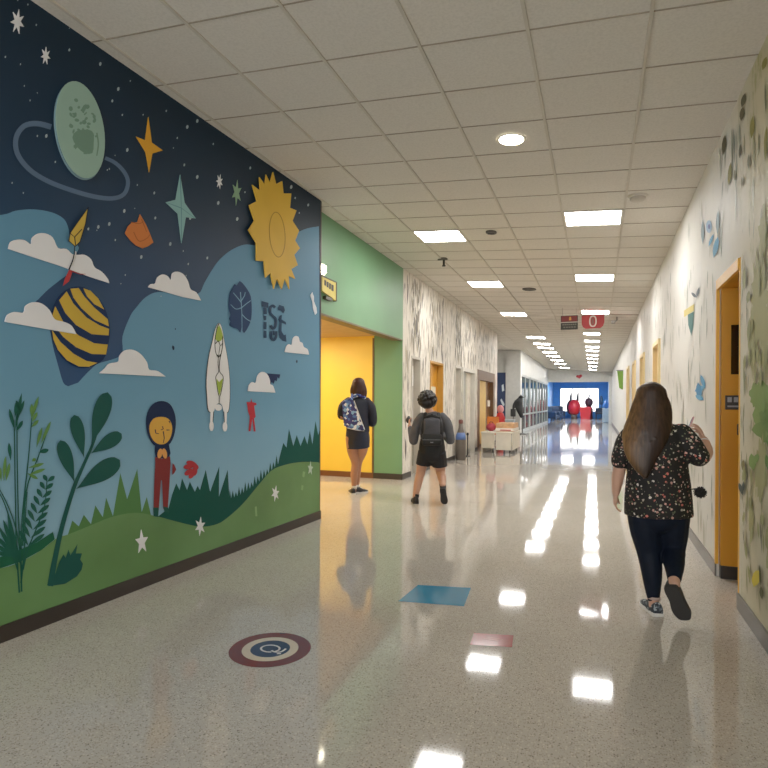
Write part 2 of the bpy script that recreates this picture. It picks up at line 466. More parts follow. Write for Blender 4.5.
struct('wall_shop_back', B().box(-5.6, -5.5, 27.5, YE, 0, 3.2).box(-5.6, XL - .2, 42.95, 43.05, 0, 3.2), M('#22343c', .7))
struct('ceiling_shop', B().box(-5.6, XL - .2, 27.5, YE, 2.9, 3.0), M('#50606a', .8))

# --- end header and blue room beyond
hd = struct('wall_header', B().box(-5.6, .72, YE, YE + .25, 2.93, 4.05), M('#d6d6d2', .6))
bq = B()
bq.ell((-1.33, YE - .03, 3.32), (.12, .03, .09)); bq.ell((-1.14, YE - .03, 3.36), (.1, .03, .1)); bq.prism([(-1.44, YE - .03, 3.3), (-1.03, YE - .03, 3.33), (-1.22, YE - .03, 3.16)], (0, .03, 0))
tag(bq.build('heart_sign', M('#c23a48', .4), smooth=False), 'small red heart-shaped sign on the white header over the blue room', 'sign')
struct('wall_end_pier', B().box(.72, 2.0, YE - .1, YE + .25, 0, 4.05), M('#dcdcd8', .6))
BLUE = M('#3f8fd8', .5, var=.08)
we = B().box(-5.6, -3.37, 57, 57.2, 0, 3.5).box(.11, 2.0, 57, 57.2, 0, 3.5).box(-3.37, .11, 57, 57.2, 0, .62).box(-3.37, .11, 57, 57.2, 2.86, 3.5)
struct('wall_end', we, BLUE)
struct('wall_far_left', B().box(-4.1, -4.0, YE + .25, 57, 0, 3.5), BLUE)
struct('wall_far_right', B().box(.88, 1.0, YE + .25, 57, 0, 3.5), M('#7fc0e8', .5))
struct('ceiling_far', B().box(-5.6, 2.0, YE + .2, 57.2, 3.4, 3.5), M('#8fb4d4', .8))
n = NT('clear_glass'); n.b.inputs['Roughness'].default_value = .0; n.b.inputs['Transmission Weight'].default_value = 1; n.b.inputs['IOR'].default_value = 1.02
CLEAR = n.m
w5 = struct('window_5', B().box(-3.37, .11, 57.08, 57.09, .62, 2.86), CLEAR)
fb = B()
for x in (-3.37, -2.25, -1.07, .05): fb.box(x, x + .06, 57.02, 57.14, .62, 2.86)
fb.box(-3.37, .11, 57.02, 57.14, .62, .68).box(-3.37, .11, 57.02, 57.14, 2.8, 2.86)
fb.build('window_frame', M('#b8c4cc', .4), w5)

# --- right wall with doors
RD = [(4.6, 5.4), (10.0, 11.0), (13.2, 14.3), (16.2, 17.4), (19.4, 20.8)]
RZ = [2.38, 2.45, 2.5, 2.55, 2.6]
DEP = [.75, .14, .14, .14, .14]
wr = B(); yy = YB
for (a, b_), z in zip(RD, RZ):
    wr.box(XR, XR + .9, yy, a, 0, 4.05); wr.box(XR, XR + .9, a, b_, z, 4.05); yy = b_
wr.box(XR, XR + .9, yy, 24, 0, 4.05)
wall_right = struct('wall_right', wr, WPR, origin=(XR, 0, 0))
struct('wall_right_far', B().box(XR, XR + .9, 24, YE - .1, 0, 4.05), M('#d9d7d0', .6))
bb = B(); yy = YB
for (a, b_) in RD:
    bb.box(XR - .014, XR, yy, a, 0, .11); yy = b_
bb.box(XR - .014, XR, yy, YE - .1, 0, .11)
struct('baseboard_right', bb, M('#6e6b66', .4))
ORG = M('#cf8f14', .45, var=.03, scale=2)
# near door: deep yellow recess, the door itself faces the viewer across it
a, b_ = RD[0]; z = RZ[0]
d6 = struct('door_6', B().box(XR + .02, XR + .75, b_ - .06, b_ - .001, .105, z - .02), ORG, label='yellow door set deep in the papered wall')
B().box(XR + .02, XR + .75, b_ - .068, b_ - .001, 0, .105).build('kick_plate', M('#1f1b18', .45), d6)
B().box(XR + .085, XR + .3, b_ - .068, b_ - .058, 1.66, 2.06).build('door_window', M('#1a1612', .15), d6)
B().rbox(XR + .045, XR + .22, b_ - .072, b_ - .058, 1.375, 1.49, .004).build('door_sign', M('#23262c', .4), d6)
s_ = B()
for i in range(3): s_.box(XR + .06 + i * .045, XR + .09 + i * .045, b_ - .0735, b_ - .0715, 1.435, 1.475)
s_.box(XR + .06, XR + .2, b_ - .0735, b_ - .0715, 1.395, 1.408)
s_.build('sign_marks', M('#8f959c', .4), d6)
B().rbox(XR + .13, XR + .2, b_ - .075, b_ - .058, 1.17, 1.26, .004).build('door_handle', M('#1c1a18', .3), d6)
fr = B().box(XR - .02, XR + .012, a - .06, a + .012, 0, z + .07).box(XR - .02, XR + .012, b_ - .012, b_ + .06, .0, z + .07).box(XR - .02, XR + .012, a + .012, b_ - .012, z - .01, z + .07)
fr = B().box(XR - .004, XR + .012, a - .008, a + .012, 0, z + .06).box(XR - .012, XR + .012, b_ - .015, b_ + .02, .105, z + .06).box(XR - .012, XR + .012, a + .015, b_ - .015, z - .02, z + .06)
fr.build('door_frame', M('#e2a92c', .45), d6)
B().box(XR + .012, XR + .75, a, b_ - .06, z - .02, z).box(XR + .74, XR + .76, a, b_ - .06, 0, z - .02).box(XR + .012, XR + .74, a + .001, a + .02, 0, z - .02).build('door_lining', M('#c08416', .5), d6)
for i in range(1, 5):
    a, b_ = RD[i]; z = RZ[i]
    d = struct('door_%d' % (6 + i), B().box(XR + .08, XR + .12, a + .05, b_ - .05, 0, z - .05), M(['#d39a2e', '#caa24e', '#d08f24', '#d9b25a'][i - 1], .5))
    fb = B().box(XR - .035, XR + .14, a, a + .07, 0, z).box(XR - .035, XR + .14, b_ - .07, b_, 0, z).box(XR - .035, XR + .14, a + .07, b_ - .07, z - .07, z)
    fb.build('door_frame', M('#e6cf96', .5), d)
    B().box(XR + .06, XR + .08, a + .25, b_ - .25, 1.2, 2.1).build('door_window', M('#6f5a34', .2), d)
    B().tube([(XR + .08, a + .15, 1.0), (XR + .03, a + .15, 1.0), (XR + .03, a + .28, 1.0)], [.012] * 3, sub=1).build('door_handle', M('#8a8680', .3, .8), d)
rects = []; yy = 5.5
for (a, b_), z in zip(RD[1:], RZ[1:]):
    rects += [(yy, a - .1, .2, 3.5), (a, b_, z + .1, 3.5)]; yy = b_ + .1
rects[0:1] = [rects[0]] * 5
strokes(XR, -1, [(4.62, 5.4, 2.85, 3.5)] + [(5.5, 9.9, .3, 3.45)] * 9 + rects[5:], 330, (.1, .3), [M('#a5a79a', .5), M('#8b917f', .5), M('#b5b3a2', .5), M('#6f7a70', .5)], 'leaf_pattern', wall_right, 9, .2)
strokes(XR, -1, [(3.2, 4.55, .2, 2.2)] * 3 + [(3.2, 4.55, 2.2, 3.4)], 150, (.06, .2), [M('#8d8c5c', .5), M('#7b7c4a', .5), M('#6f7050', .5), M('#a39c70', .5)], 'leaf_pattern_near', wall_right, 4, .3)

# ================================================================== MURAL
WN = Vector((1, -.028, 0)).normalized()
def cc(ox, oy, s, pts): return [(ox + x / s, oy + y / s) for x, y in pts]
c1 = lambda *p: cc(0, 0, 3.84, p)
c2 = lambda *p: cc(0, 180, 3.84, p)
c3 = lambda *p: cc(0, 380, 2.954, p)
c4 = lambda *p: cc(130, 130, 3.84, p)
c5 = lambda *p: cc(130, 310, 3.2, p)
c6 = lambda *p: cc(180, 300, 5.486, p)
c7 = lambda *p: cc(230, 270, 7.68, p)
def wallp(px, py, d):
    y, z = on_mural(px, py)
    y = max(MY0 + .01, min(MY1 - .002, y)); z = max(.1, min(ceilz(mural_x(y)) - .002, z))
    return Vector((mural_x(y), y, z)) + WN * d
def cm(pts, n=4, closed=True): return [(v.x, v.y) for v in catmull([(x, y, 0) for x, y in pts], n, closed)]
def shape(b, px, d): b.flat([wallp(x, y, d) for x, y in px])
def clean(P):
    out = []
    for p in P:
        if not out or (p - out[-1]).length > 1e-4: out.append(p)
    if (out[0] - out[-1]).length < 1e-4: out.pop()
    return out
def stroke_px(pts, w0, w1=None):
    """ribbon outline around a px polyline"""
    w1 = w0 if w1 is None else w1
    L, R = [], []
    n = len(pts)
    for i, p in enumerate(pts):
        a = pts[max(0, i - 1)]; c = pts[min(n - 1, i + 1)]
        dx, dy = c[0] - a[0], c[1] - a[1]; l = math.hypot(dx, dy) or 1
        w = (w0 + (w1 - w0) * i / (n - 1)) / 2
        L.append((p[0] - dy / l * w, p[1] + dx / l * w)); R.append((p[0] + dy / l * w, p[1] - dx / l * w))
    return L, R
def stroke(b, pts, w0, w1=None, d=.004, smooth=True):
    if smooth and len(pts) > 2: pts = cm(pts, 4, False)
    L, R = stroke_px(pts, w0, w1)
    for i in range(len(pts) - 1):
        b.quad(wallp(*L[i], d), wallp(*L[i + 1], d), wallp(*R[i + 1], d), wallp(*R[i], d))
def oval(cx, cy, rx, ry, n=24, rot=0):
    c, s = math.cos(rot), math.sin(rot)
    return [(cx + rx * math.cos(2 * math.pi * k / n) * c - ry * math.sin(2 * math.pi * k / n) * s, cy + rx * math.cos(2 * math.pi * k / n) * s + ry * math.sin(2 * math.pi * k / n) * c) for k in range(n)]
def paint(name, mats, fn, parent=None, label=None):
    b = B(); fn(b); o = b.build(name, mats, wall_left if parent is None else parent)
    if label: o['label'] = label
    return o
def cut(name, label, cat, mats, px, d0, th, group=None, extra=None):
    """flat cut-out board fixed on the wall"""
    P = clean([wallp(x, y, d0) for x, y in px])
    b = B(); b.prism(P, WN * th)
    o = b.build(name, mats); tag(o, label, cat, group)
    return o
pm = lambda h, r=.55: M(h, r, var=.035, scale=3, spec=.1)

# ---- sky, hills
SKY_D = .001
skyedge = c2((-1100, 210), (-600, 150), (-200, 150), (0, 135), (60, 118), (130, 113), (200, 125), (245, 150), (262, 185), (268, 215), (285, 240), (302, 258), (295, 278), (275, 300), (270, 350), (225, 388), (185, 420), (150, 455), (135, 475), (165, 520), (190, 575), (203, 640), (222, 710), (242, 777), (262, 792)) 
skyedge2 = c2((300, 778), (330, 745), (365, 712), (385, 702), (465, 672), (470, 600), (500, 522)) + c4((25, 680), (60, 642), (110, 622), (200, 632), (262, 628), (285, 588), (308, 548), (335, 508), (365, 478), (400, 455), (440, 440), (480, 442), (540, 440), (600, 420), (640, 395), (680, 378), (725, 370))
sky = cm(skyedge, 4, False) + cm(skyedge2, 4, False) + [(326, 420), (326, 520), (200, 570), (0, 640), (-290, 760)]
n = NT('day_sky_paint')
tc = n.add('ShaderNodeTexCoord'); sx = n.add('ShaderNodeSeparateXYZ'); n.link(tc.outputs['Object'], sx.inputs[0])
nz = n.add('ShaderNodeTexNoise', _Scale=1.6, _Detail=5.0); n.link(tc.outputs['Object'], nz.inputs['Vector'])
f = n.math('ADD', n.math('DIVIDE', sx.outputs['Z'], 3.0), n.math('MULTIPLY', n.math('SUBTRACT', nz.outputs['Fac'], .5), .15))
n.link(n.ramp(f, [(.2, '#86b0c8'), (.5, '#6698b6'), (.9, '#5788a8')]), n.b.inputs['Base Color']); n.b.inputs['Roughness'].default_value = .55; n.b.inputs['Specular IOR Level'].default_value = .15
paint('painted_sky', n.m, lambda b: shape(b, sky, SKY_D), label='light blue painted sky')

hill = c3((-850, 640), (-400, 590), (-100, 565), (0, 556), (60, 536), (120, 503), (165, 468), (200, 456), (260, 432), (330, 404), (400, 392), (460, 402), (520, 418), (575, 431)) + c5((240, 693), (280, 684), (310, 665), (360, 620), (410, 560), (450, 515), (490, 497), (540, 487), (600, 487), (632, 492))
hill = cm(hill, 3, False) + [(330, 540), (200, 590), (0, 660), (-290, 775)]
n = NT('hill_paint')
tc = n.add('ShaderNodeTexCoord'); nz = n.add('ShaderNodeTexNoise', _Scale=1.1, _Detail=5.0); n.link(tc.outputs['Object'], nz.inputs['Vector'])
n.link(n.ramp(nz.outputs['Fac'], [(.3, '#4a733c'), (.5, '#578148'), (.72, '#659058')]), n.b.inputs['Base Color']); n.b.inputs['Roughness'].default_value = .4
spk = c3((165, 475), (200, 456), (213, 415), (232, 432), (247, 398), (268, 425), (281, 370), (303, 405), (313, 347), (333, 402), (355, 275), (375, 352), (405, 262), (418, 390), (433, 345), (447, 405), (460, 420), (300, 450))
paint('painted_grass', pm('#4f7b47'), lambda b: shape(b, spk, .002), label='olive green painted grass blades')
bush = c3((465, 404), (480, 392), (497, 380), (507, 340), (520, 305), (530, 325), (537, 290), (552, 325), (560, 300), (575, 330), (583, 312), (590, 325), (607, 265), (620, 330), (647, 255), (646, 345), (672, 265), (677, 345))
tuft = []
for k in range(16):
    t = k / 15; x = 318 + t * 150; y = 598 - 108 * t ** 1.4
    tuft += [(x, y - 26 + 4 * ((k * 7) % 5)), (x + 5, y + 4)]
bush += c5(*tuft)
bush += c5((478, 470), (490, 425), (500, 440), (508, 380), (522, 435), (533, 400), (545, 435), (558, 403), (567, 430), (575, 385), (583, 430), (593, 355), (602, 400), (625, 380), (625, 500), (540, 500), (490, 510), (450, 530), (410, 575), (360, 635), (310, 680), (240, 705), (150, 690), (90, 665))
paint('painted_bush', pm('#114a40'), lambda b: shape(b, bush, .0025), label='dark green painted bush')
paint('painted_hill', n.m, lambda b: shape(b, hill, .004), label='light green painted hill')
strip = c3((-120, 560), (0, 522), (60, 500), (110, 478), (155, 448), (160, 470), (120, 503), (60, 536), (0, 556), (-120, 590))
paint('painted_mound', pm('#1f5a40'), lambda b: shape(b, strip, .0045), label='dark green painted mound at the left')

# ---- plants
def obov(b, base, tip, w, d, n=18):
    dx, dy = tip[0] - base[0], tip[1] - base[1]; l = math.hypot(dx, dy); ux, uy = dx / l, dy / l
    L, R = [], []
    for i in range(n + 1):
        t = i / n; r = w * (math.sin(math.pi * min(1, t ** 1.5 * .98 + .0)) * .5 if t < 1 else 0)
        r = w * .5 * ((math.sin(math.pi / 2 * t / .68) ** 1.3 if t < .68 else math.sqrt(max(0, 1 - ((t - .68) / .32) ** 2))) if w > 10 else math.sin(math.pi * t ** 1.35) ** .8)
        px, py = base[0] + dx * t, base[1] + dy * t
        L.append((px - uy * r, py + ux * r)); R.append((px + uy * r, py - ux * r))
    shape(b, L + R[-2:0:-1], d)
def big_plant(b):
    b.mat(0); stroke(b, c3((146, 608), (160, 530), (182, 430), (215, 322), (240, 262), (270, 195), (283, 160)), 6.0, 2.0, .006)
    for ba, ti, w in [((268, 190), (316, 36), 17), ((246, 230), (217, 103), 13.5), ((266, 217), (357, 158), 14), ((218, 303), (176, 178), 14), ((222, 322), (352, 236), 19)]:
        obov(b, c3(ba)[0], c3(ti)[0], w, .007)
    shape(b, c3((140, 609), (160, 575), (172, 540), (185, 515), (192, 525), (200, 500), (206, 518), (227, 484), (222, 512), (240, 512), (235, 530), (243, 542), (239, 560), (225, 580), (190, 602)), .0065)
paint('painted_leafy_plant', pm('#1d4f48'), big_plant, label='dark teal painted plant with five rounded leaves')
def reeds(b):
    b.mat(0)
    for p in [((55, 628), (47, 500), (44, 400), (40, 150), (38, 120)), ((62, 625), (58, 500), (52, 400), (48, 150), (52, 110)), ((60, 500), (64, 400), (82, 230), (92, 110)), ((65, 490), (75, 330), (110, 230), (135, 160)), ((62, 560), (50, 460), (25, 380), (-10, 310)), ((58, 540), (35, 440), (5, 350), (-30, 300)), ((66, 560), (80, 500), (105, 440), (130, 370), (137, 290)), ((50, 560), (30, 500), (0, 440), (-40, 400)), ((60, 600), (70, 500), (72, 420), (78, 330))]:
        stroke(b, c3(*p), 1.7, .9, .0062)
    for ba, ti in [((42, 150), (25, 85)), ((42, 150), (62, 38)), ((45, 120), (70, 60)), ((48, 150), (65, 120)), ((42, 110), (48, 60)), ((30, 240), (24, 185)), ((60, 95), (45, 60))]: obov(b, c3(ba)[0], c3(ti)[0], 3.6, .0064)
    for k in range(9):                     # fern
        t = k / 8; x = 82 + 56 * t ** 1.1; y = 490 - 190 * t; l = 48 * (1 - .55 * t)
        obov(b, c3((x, y))[0], c3((x + l, y - l * .75))[0], 4.2, .0064); obov(b, c3((x, y))[0], c3((x - l * .55, y - l * .95))[0], 4.2, .0064)
    for k in range(6): obov(b, c3((48, 525))[0], c3((-45 + k * 13, 500 - k * 22))[0], 4.4, .0064)
    b.mat(1)
    for ba, ti in [((88, 120), (112, 48)), ((90, 110), (92, 70)), ((92, 125), (108, 95)), ((90, 140), (112, 118)), ((105, 200), (122, 140)), ((118, 190), (148, 122)), ((92, 240), (104, 232)), ((80, 260), (128, 246)), ((82, 280), (132, 262)), ((78, 275), (110, 292)), ((8, 300), (14, 225)), ((15, 300), (26, 245)), ((2, 300), (-6, 250))]: obov(b, c3(ba)[0], c3(ti)[0], 3.4, .0066)
    b.mat(0); obov(b, c3((112, 214))[0], c3((142, 206))[0], 4.6, .0066)
paint('painted_reeds', [pm('#1f5648'), pm('#5d8a4a')], reeds, label='painted reeds and fern')

# ---- painted child, bird, flower, leaf, lettering
def child(b):
    b.mat(0); shape(b, cm(c5((97, 291), (125, 300), (141, 330), (145, 365), (138, 405), (122, 432), (97, 440), (74, 432), (57, 405), (49, 365), (53, 330), (70, 302)), 3), .006)
    shape(b, c5((78, 432), (97, 428), (123, 432), (128, 458), (122, 475), (80, 475), (77, 455)), .0062)
    b.mat(1); shape(b, cm(c5((97, 342), (120, 348), (132, 370), (130, 400), (117, 423), (98, 430), (78, 423), (63, 400), (60, 370), (73, 348)), 3), .0075)
    b.mat(2); shape(b, c5((78, 470), (100, 476), (126, 468), (128, 490), (124, 560), (119, 636), (104, 636), (100, 545), (97, 545), (90, 640), (73, 640), (75, 560), (78, 500)), .0068)
    b.mat(2); shape(b, c5((133, 528), (134, 490), (140, 495), (146, 510), (140, 522)), .006)
    b.mat(3); shape(b, c5((72, 632), (90, 632), (88, 662), (73, 660)), .0072); shape(b, c5((104, 628), (120, 632), (123, 648), (108, 646)), .0072)
    b.mat(4); shape(b, oval(*c5((93, 459))[0], 2.4, 5, 12, .2), .0085); shape(b, oval(*c5((108, 459))[0], 2.4, 5.2, 12, -.2), .0085)
    b.mat(0)
    for p in [((78, 382), (80, 394), (90, 396)), ((101, 372), (104, 380), (96, 384)), ((104, 388), (107, 410), (104, 425)), ((122, 355), (126, 362)), ((114, 384), (124, 384))]: stroke(b, c5(*p), 1.1, .7, .0085, False)
paint('painted_child', [pm('#142444'), pm('#d9a445'), pm('#7d2f2f'), pm('#1d4f45'), pm('#dd9a55')], child, label='painted child in a navy hood and dark red suit')
def flower(b):
    cx, cy = c5((195, 508))[0]
    for k in range(6):
        a = k * math.pi / 3 + .4; shape(b, oval(cx + 3.6 * math.cos(a), cy + 5.5 * math.sin(a), 2.6, 5, 12, a * .4), .007 + k * .0001)
paint('painted_flower', pm('#a83238'), flower, label='red painted flower')
def bird(b):
    b.mat(1)
    o = cm(c6((209, 128), (225, 150), (240, 230), (258, 330), (268, 430), (269, 540), (260, 612), (237, 612), (226, 576), (206, 567), (190, 585), (181, 610), (154, 608), (146, 540), (142, 440), (154, 320), (174, 230), (190, 160)), 3)
    shape(b, [(209 / 5.486 + 180 + (x - 209 / 5.486 - 180) * 1.06, 367 + (y - 367) * 1.012) for x, y in o], .006)
    b.mat(0); shape(b, o, .0075); shape(b, oval(*c6((207, 590))[0], 3.6, 3.2, 14), .0078)
    for q in [((164, 610), (181, 610), (176, 668), (162, 668)), ((236, 610), (254, 612), (252, 672), (238, 672))]: shape(b, c6(*q), .0076)
    for c in ((169, 692), (243, 694)): shape(b, oval(*c6(c)[0], 2.3, 5, 14), .0079)
    b.mat(2); shape(b, c6((210, 136), (222, 160), (234, 205), (222, 222), (205, 232), (190, 215), (196, 165)), .0082); shape(b, c6((196, 430), (210, 450), (232, 428), (222, 490), (211, 525), (200, 470)), .0082)
    b.mat(1)
    for p in [((210, 130), (200, 150), (188, 215), (190, 280), (205, 315), (215, 300)), ((190, 240), (205, 225), (218, 250), (230, 235)), ((230, 200), (228, 260), (214, 330), (212, 390), (232, 420), (228, 470), (211, 530), (195, 450), (192, 420), (208, 390), (204, 340), (215, 250)), ((211, 530), (210, 570)), ((181, 612), (176, 668)), ((236, 612), (240, 672)), ((198, 300), (212, 310), (222, 290))]: stroke(b, c6(*p), .9, .6, .009)
paint('painted_bird', [pm('#e9e9ea'), pm('#2a3230'), pm('#9fb548')], bird, label='white painted bird with a green cap')
def redfig(b):
    shape(b, c6((384, 560), (387, 538), (393, 560), (415, 565), (418, 575), (404, 580), (412, 640), (405, 650), (402, 640), (412, 720), (402, 722), (394, 650), (384, 720), (374, 720), (380, 640), (370, 610), (366, 575), (362, 560)), .006)
paint('painted_red_figure', pm('#b3303a'), redfig, label='small red painted figure')
def leaf(b):
    b.mat(0); shape(b, cm(c7((70, 85), (100, 110), (130, 150), (155, 200), (163, 280), (160, 370), (140, 430), (108, 482), (92, 470), (86, 440), (75, 482), (55, 455), (25, 445), (-10, 425), (-2, 395), (-12, 375), (-2, 345), (-15, 300), (-15, 230), (-5, 170), (15, 140), (30, 108), (48, 118)), 2), .006)
    b.mat(1)
    for p in [((75, 170), (82, 260), (86, 340), (88, 480)), ((82, 250), (50, 210), (20, 175)), ((84, 290), (40, 300), (0, 265)), ((80, 240), (105, 200), (112, 170)), ((84, 290), (120, 260), (155, 235)), ((87, 340), (120, 375), (155, 395))]: stroke(b, c7(*p), .9, .6, .0075)
paint('painted_leaf', [pm('#143660'), pm('#76a2c0')], leaf, label='navy painted leaf')
def letters(b):
    d = .0065
    for q in [((238, 238), (292, 252), (288, 292), (240, 280)), ((252, 285), (278, 290), (280, 340), (254, 340)), ((254, 350), (276, 352), (274, 385), (256, 385)), ((253, 400), (277, 400), (276, 455), (254, 455)), ((254, 465), (276, 468), (277, 522), (254, 522))]: shape(b, c7(*q), d)
    stroke(b, c7((342, 290), (325, 275), (305, 290), (305, 330), (325, 355), (348, 380), (345, 430), (325, 450), (308, 425)), 2.8, 2.8, d)
    stroke(b, c7((310, 470), (312, 520), (330, 538), (348, 515), (350, 470)), 2.8, 2.8, d); stroke(b, c7((330, 465), (332, 500)), 2.0, 2.0, d, False)
    for q in [((362, 290), (375, 268), (410, 280), (418, 310), (405, 335), (385, 312), (366, 310)), ((378, 350), (395, 345), (392, 380), (425, 400), (427, 420), (393, 405), (392, 470), (410, 500), (425, 495), (430, 552), (400, 545), (375, 520), (368, 470), (376, 400), (365, 380))]: shape(b, c7(*q), d)
paint('painted_letters', pm('#0f3454'), letters, label='dark blue stencilled letters TSE')
def wing(b): shape(b, c6((470, 402), (548, 408), (542, 432), (532, 424), (528, 446), (518, 440), (512, 460), (500, 450), (490, 470), (478, 470)), .0055)
paint('painted_wing', pm('#152850'), wing, label='navy painted wing behind a small cloud')
def feather(b):
    b.mat(0); shape(b, c2((333, 105), (322, 170), (301, 238), (282, 256), (258, 235), (262, 205), (290, 165)), .006)
    b.mat(1)
    for p in [((333, 105), (322, 170), (301, 238), (282, 256), (258, 235), (262, 205), (290, 165), (333, 105)), ((262, 205), (280, 220), (308, 190)), ((280, 220), (284, 252))]: stroke(b, c2(*p), 1.0, 1.0, .0075, False)
    stroke(b, c2((280, 256), (275, 300), (258, 345)), .8, 1.6, .0085)
    b.mat(2); stroke(b, c2((284, 275), (282, 300), (270, 330)), 1.2, 1.2, .0088)
    b.mat(3); shape(b, c2((258, 345), (272, 350), (258, 390), (234, 408), (242, 380)), .0088); stroke(b, c2((262, 348), (300, 362), (322, 362)), 1.2, .4, .0088, False)
feather_f = feather
def fleck(b):
    rd = random.Random(3); k = 0
    pts = [(5, 57), (36, 25), (69, 50), (100, 64), (24, 86), (130, 81), (118, 89), (112, 101), (122, 115), (166, 111), (187, 127), (197, 121), (127, 150), (184, 165), (177, 138), (37, 136), (46, 136), (107, 170), (109, 169), (55, 162), (23, 193), (154, 193), (137, 185), (88, 229), (109, 224), (98, 227), (170, 244), (141, 257), (124, 211), (115, 240), (155, 218), (125, 275), (183, 251), (188, 264), (190, 218), (213, 144), (184, 165), (197, 177), (250, 168), (218, 203), (237, 219), (207, 258), (291, 187), (295, 198), (308, 205), (299, 213)]
    for x, y in pts:
        k += 1; r = rd.choice((.7, .9, 1.2, 1.6)); shape(b, oval(x, y, r * .75, r * 1.25, 8, .2), .003)
    for i in range(70):
        x = rd.uniform(-100, 312); y = rd.uniform(-20, 300)
        if y > 190 + (x - 120) * .25 and x > 200: continue
        if y > 205 and x < 90: continue
        if y > 330 - abs(x - 130) * .8: continue
        r = rd.choice((.5, .6, .8)); shape(b, oval(x, y, r * .7, r * 1.2, 8, .2), .003)
paint('painted_specks', pm('#a9b7bd'), fleck, label='tiny pale painted star specks')
def dark_flecks(b):
    for x, y, r in [(173, 348, 1.6), (175, 329, .7), (296.5, 361.5, 1.2), (172.5, 347, 1.2)]: shape(b, oval(x, y, r * .7, r * 1.4, 8), .004)
paint('painted_dots', pm('#1c2c44'), dark_flecks)
def faint(b):
    for q in [((400, 660), (398, 630), (404, 628), (406, 660)), ((546, 575), (548, 560), (554, 562), (552, 577)), ((550, 532), (552, 516), (560, 518), (556, 536))]: shape(b, c5(*q), .0055)
paint('painted_marks', pm('#86a878'), faint)

# ---- cut-out boards fixed on the wall
RING = c1((195, 488), (140, 475), (90, 485), (60, 530), (65, 590), (110, 650), (180, 695), (270, 730), (360, 755), (430, 762), (475, 745), (490, 700), (475, 660), (440, 625), (402, 607))
pl = thing('planet', 'pale green cratered planet with a slate ring high on the mural', 'planet', wallp(75, 178, 0))
def pring(b): stroke(b, RING, 5.6, 3.6, .004)
ro = B(); pring(ro); ro.build('ring', pm('#566b86'), pl)
disc = oval(*c1((300, 500))[0], 23.5, 49, 40, -.17)
b = B(); b.prism(clean([wallp(x - .4, y + 1.6, .005) for x, y in disc]), WN * .012); b.build('rim', pm('#6d8a96'), pl)
b = B(); b.prism(clean([wallp(x, y, .0175) for x, y in disc]), WN * .004); b.build('disc', pm('#93b3a5'), pl)
def craters(b):
    rd = random.Random(8)
    for i in range(46):
        a = rd.uniform(0, 6.28); r = math.sqrt(rd.random()); x = 308 + 55 * r * math.cos(a) + 14 * r * math.sin(a) * .7; y = 485 + 105 * r * math.sin(a)
        shape(b, oval(*c1((x, y))[0], rd.uniform(.7, 2.6), rd.uniform(.8, 2.8), 7, rd.uniform(0, 3)), .0222 + i * .00002)
    shape(b, cm(c1((285, 505), (330, 500), (350, 515), (350, 555), (345, 590), (315, 590), (285, 565), (268, 530)), 2), .0235)
    stroke(b, c1((362, 512), (368, 555), (362, 600)), 1.6, 1.2, .0235)
b = B(); craters(b); b.build('craters', pm('#6d8d7c'), pl)

SUN = c4((540, 163), (552, 210), (575, 198), (580, 245), (610, 245), (605, 300), (630, 310), (615, 350), (640, 388), (625, 425), (643, 455), (622, 480), (635, 520), (610, 535), (625, 572), (600, 560), (603, 612), (585, 570), (573, 612), (555, 570), (543, 610), (530, 550), (510, 568), (505, 505), (475, 503), (475, 435), (445, 385), (468, 350), (448, 290), (478, 275), (460, 212), (490, 235), (488, 183), (508, 212), (513, 173), (528, 205))
sun = thing('sun', 'yellow spiky sun board near the far end of the mural', 'sun', wallp(271, 231, 0))
b = B(); b.prism(clean([wallp(x, y, .02) for x, y in SUN]), WN * .012); b.build('sun_board', pm('#d9ae3e'), sun)
b = B(); o = oval(*c4((555, 403))[0], 7.8, 22.5, 30, -.07); stroke(b, o + [o[0]], .8, .8, .0335, False); b.build('centre_ring', pm('#a37f2a'), sun)
b = B(); b.prism(clean([wallp(x, y, .001) for x, y in oval(271, 231, 8, 20, 12)]), WN * .019); b.build('standoff', pm('#9a8440'), sun)

CL = pm('#e6e6ea')
C1 = c2((27, 265), (35, 240), (60, 230), (90, 232), (114, 248), (118, 225), (140, 207), (170, 206), (198, 222), (218, 262), (250, 265), (272, 285), (295, 288), (320, 288), (345, 305), (358, 335), (385, 352), (408, 378), (415, 396), (340, 372), (220, 328), (120, 296))
C2 = c2((14, 545), (22, 520), (50, 507), (85, 510), (92, 485), (120, 470), (155, 475), (185, 500), (205, 535), (240, 545), (270, 560), (288, 592), (200, 577), (100, 560))
C3 = c2((565, 412), (575, 400), (592, 398), (600, 375), (620, 363), (640, 370), (652, 385), (657, 360), (675, 352), (700, 362), (718, 390), (728, 420), (750, 432), (768, 463), (700, 450), (630, 430))
C4 = c2((377, 742), (400, 722), (415, 705), (450, 698), (455, 675), (475, 655), (505, 652), (535, 668), (560, 700), (568, 728), (600, 733), (632, 755), (500, 748))
C5 = c6((368, 500), (372, 470), (390, 450), (410, 455), (418, 420), (435, 398), (455, 395), (475, 410), (488, 440), (490, 462), (505, 470), (518, 508))
C6 = c7((415, 630), (425, 590), (445, 570), (468, 575), (475, 530), (495, 507), (520, 515), (530, 550), (550, 560), (560, 590), (590, 610), (600, 650))
G = 'white clouds on the mural'
cut('cloud', 'long white cloud under the small yellow kite at the left of the mural', 'cloud', CL, cm(C1[:-3], 3, False) + C1[-3:], .006, .006, G)
sp = thing('striped_ball', 'navy ball with curved yellow stripes below the long cloud', 'ball', wallp(82, 327, 0))
b = B(); shape(b, cm(c2((275, 412), (320, 412), (365, 440), (400, 490), (420, 560), (415, 630), (395, 690), (340, 720), (290, 718), (235, 680), (203, 620), (192, 550), (205, 480), (235, 435)), 3), .0035); b.build('ball_disc', pm('#15294f'), sp)
b = B()
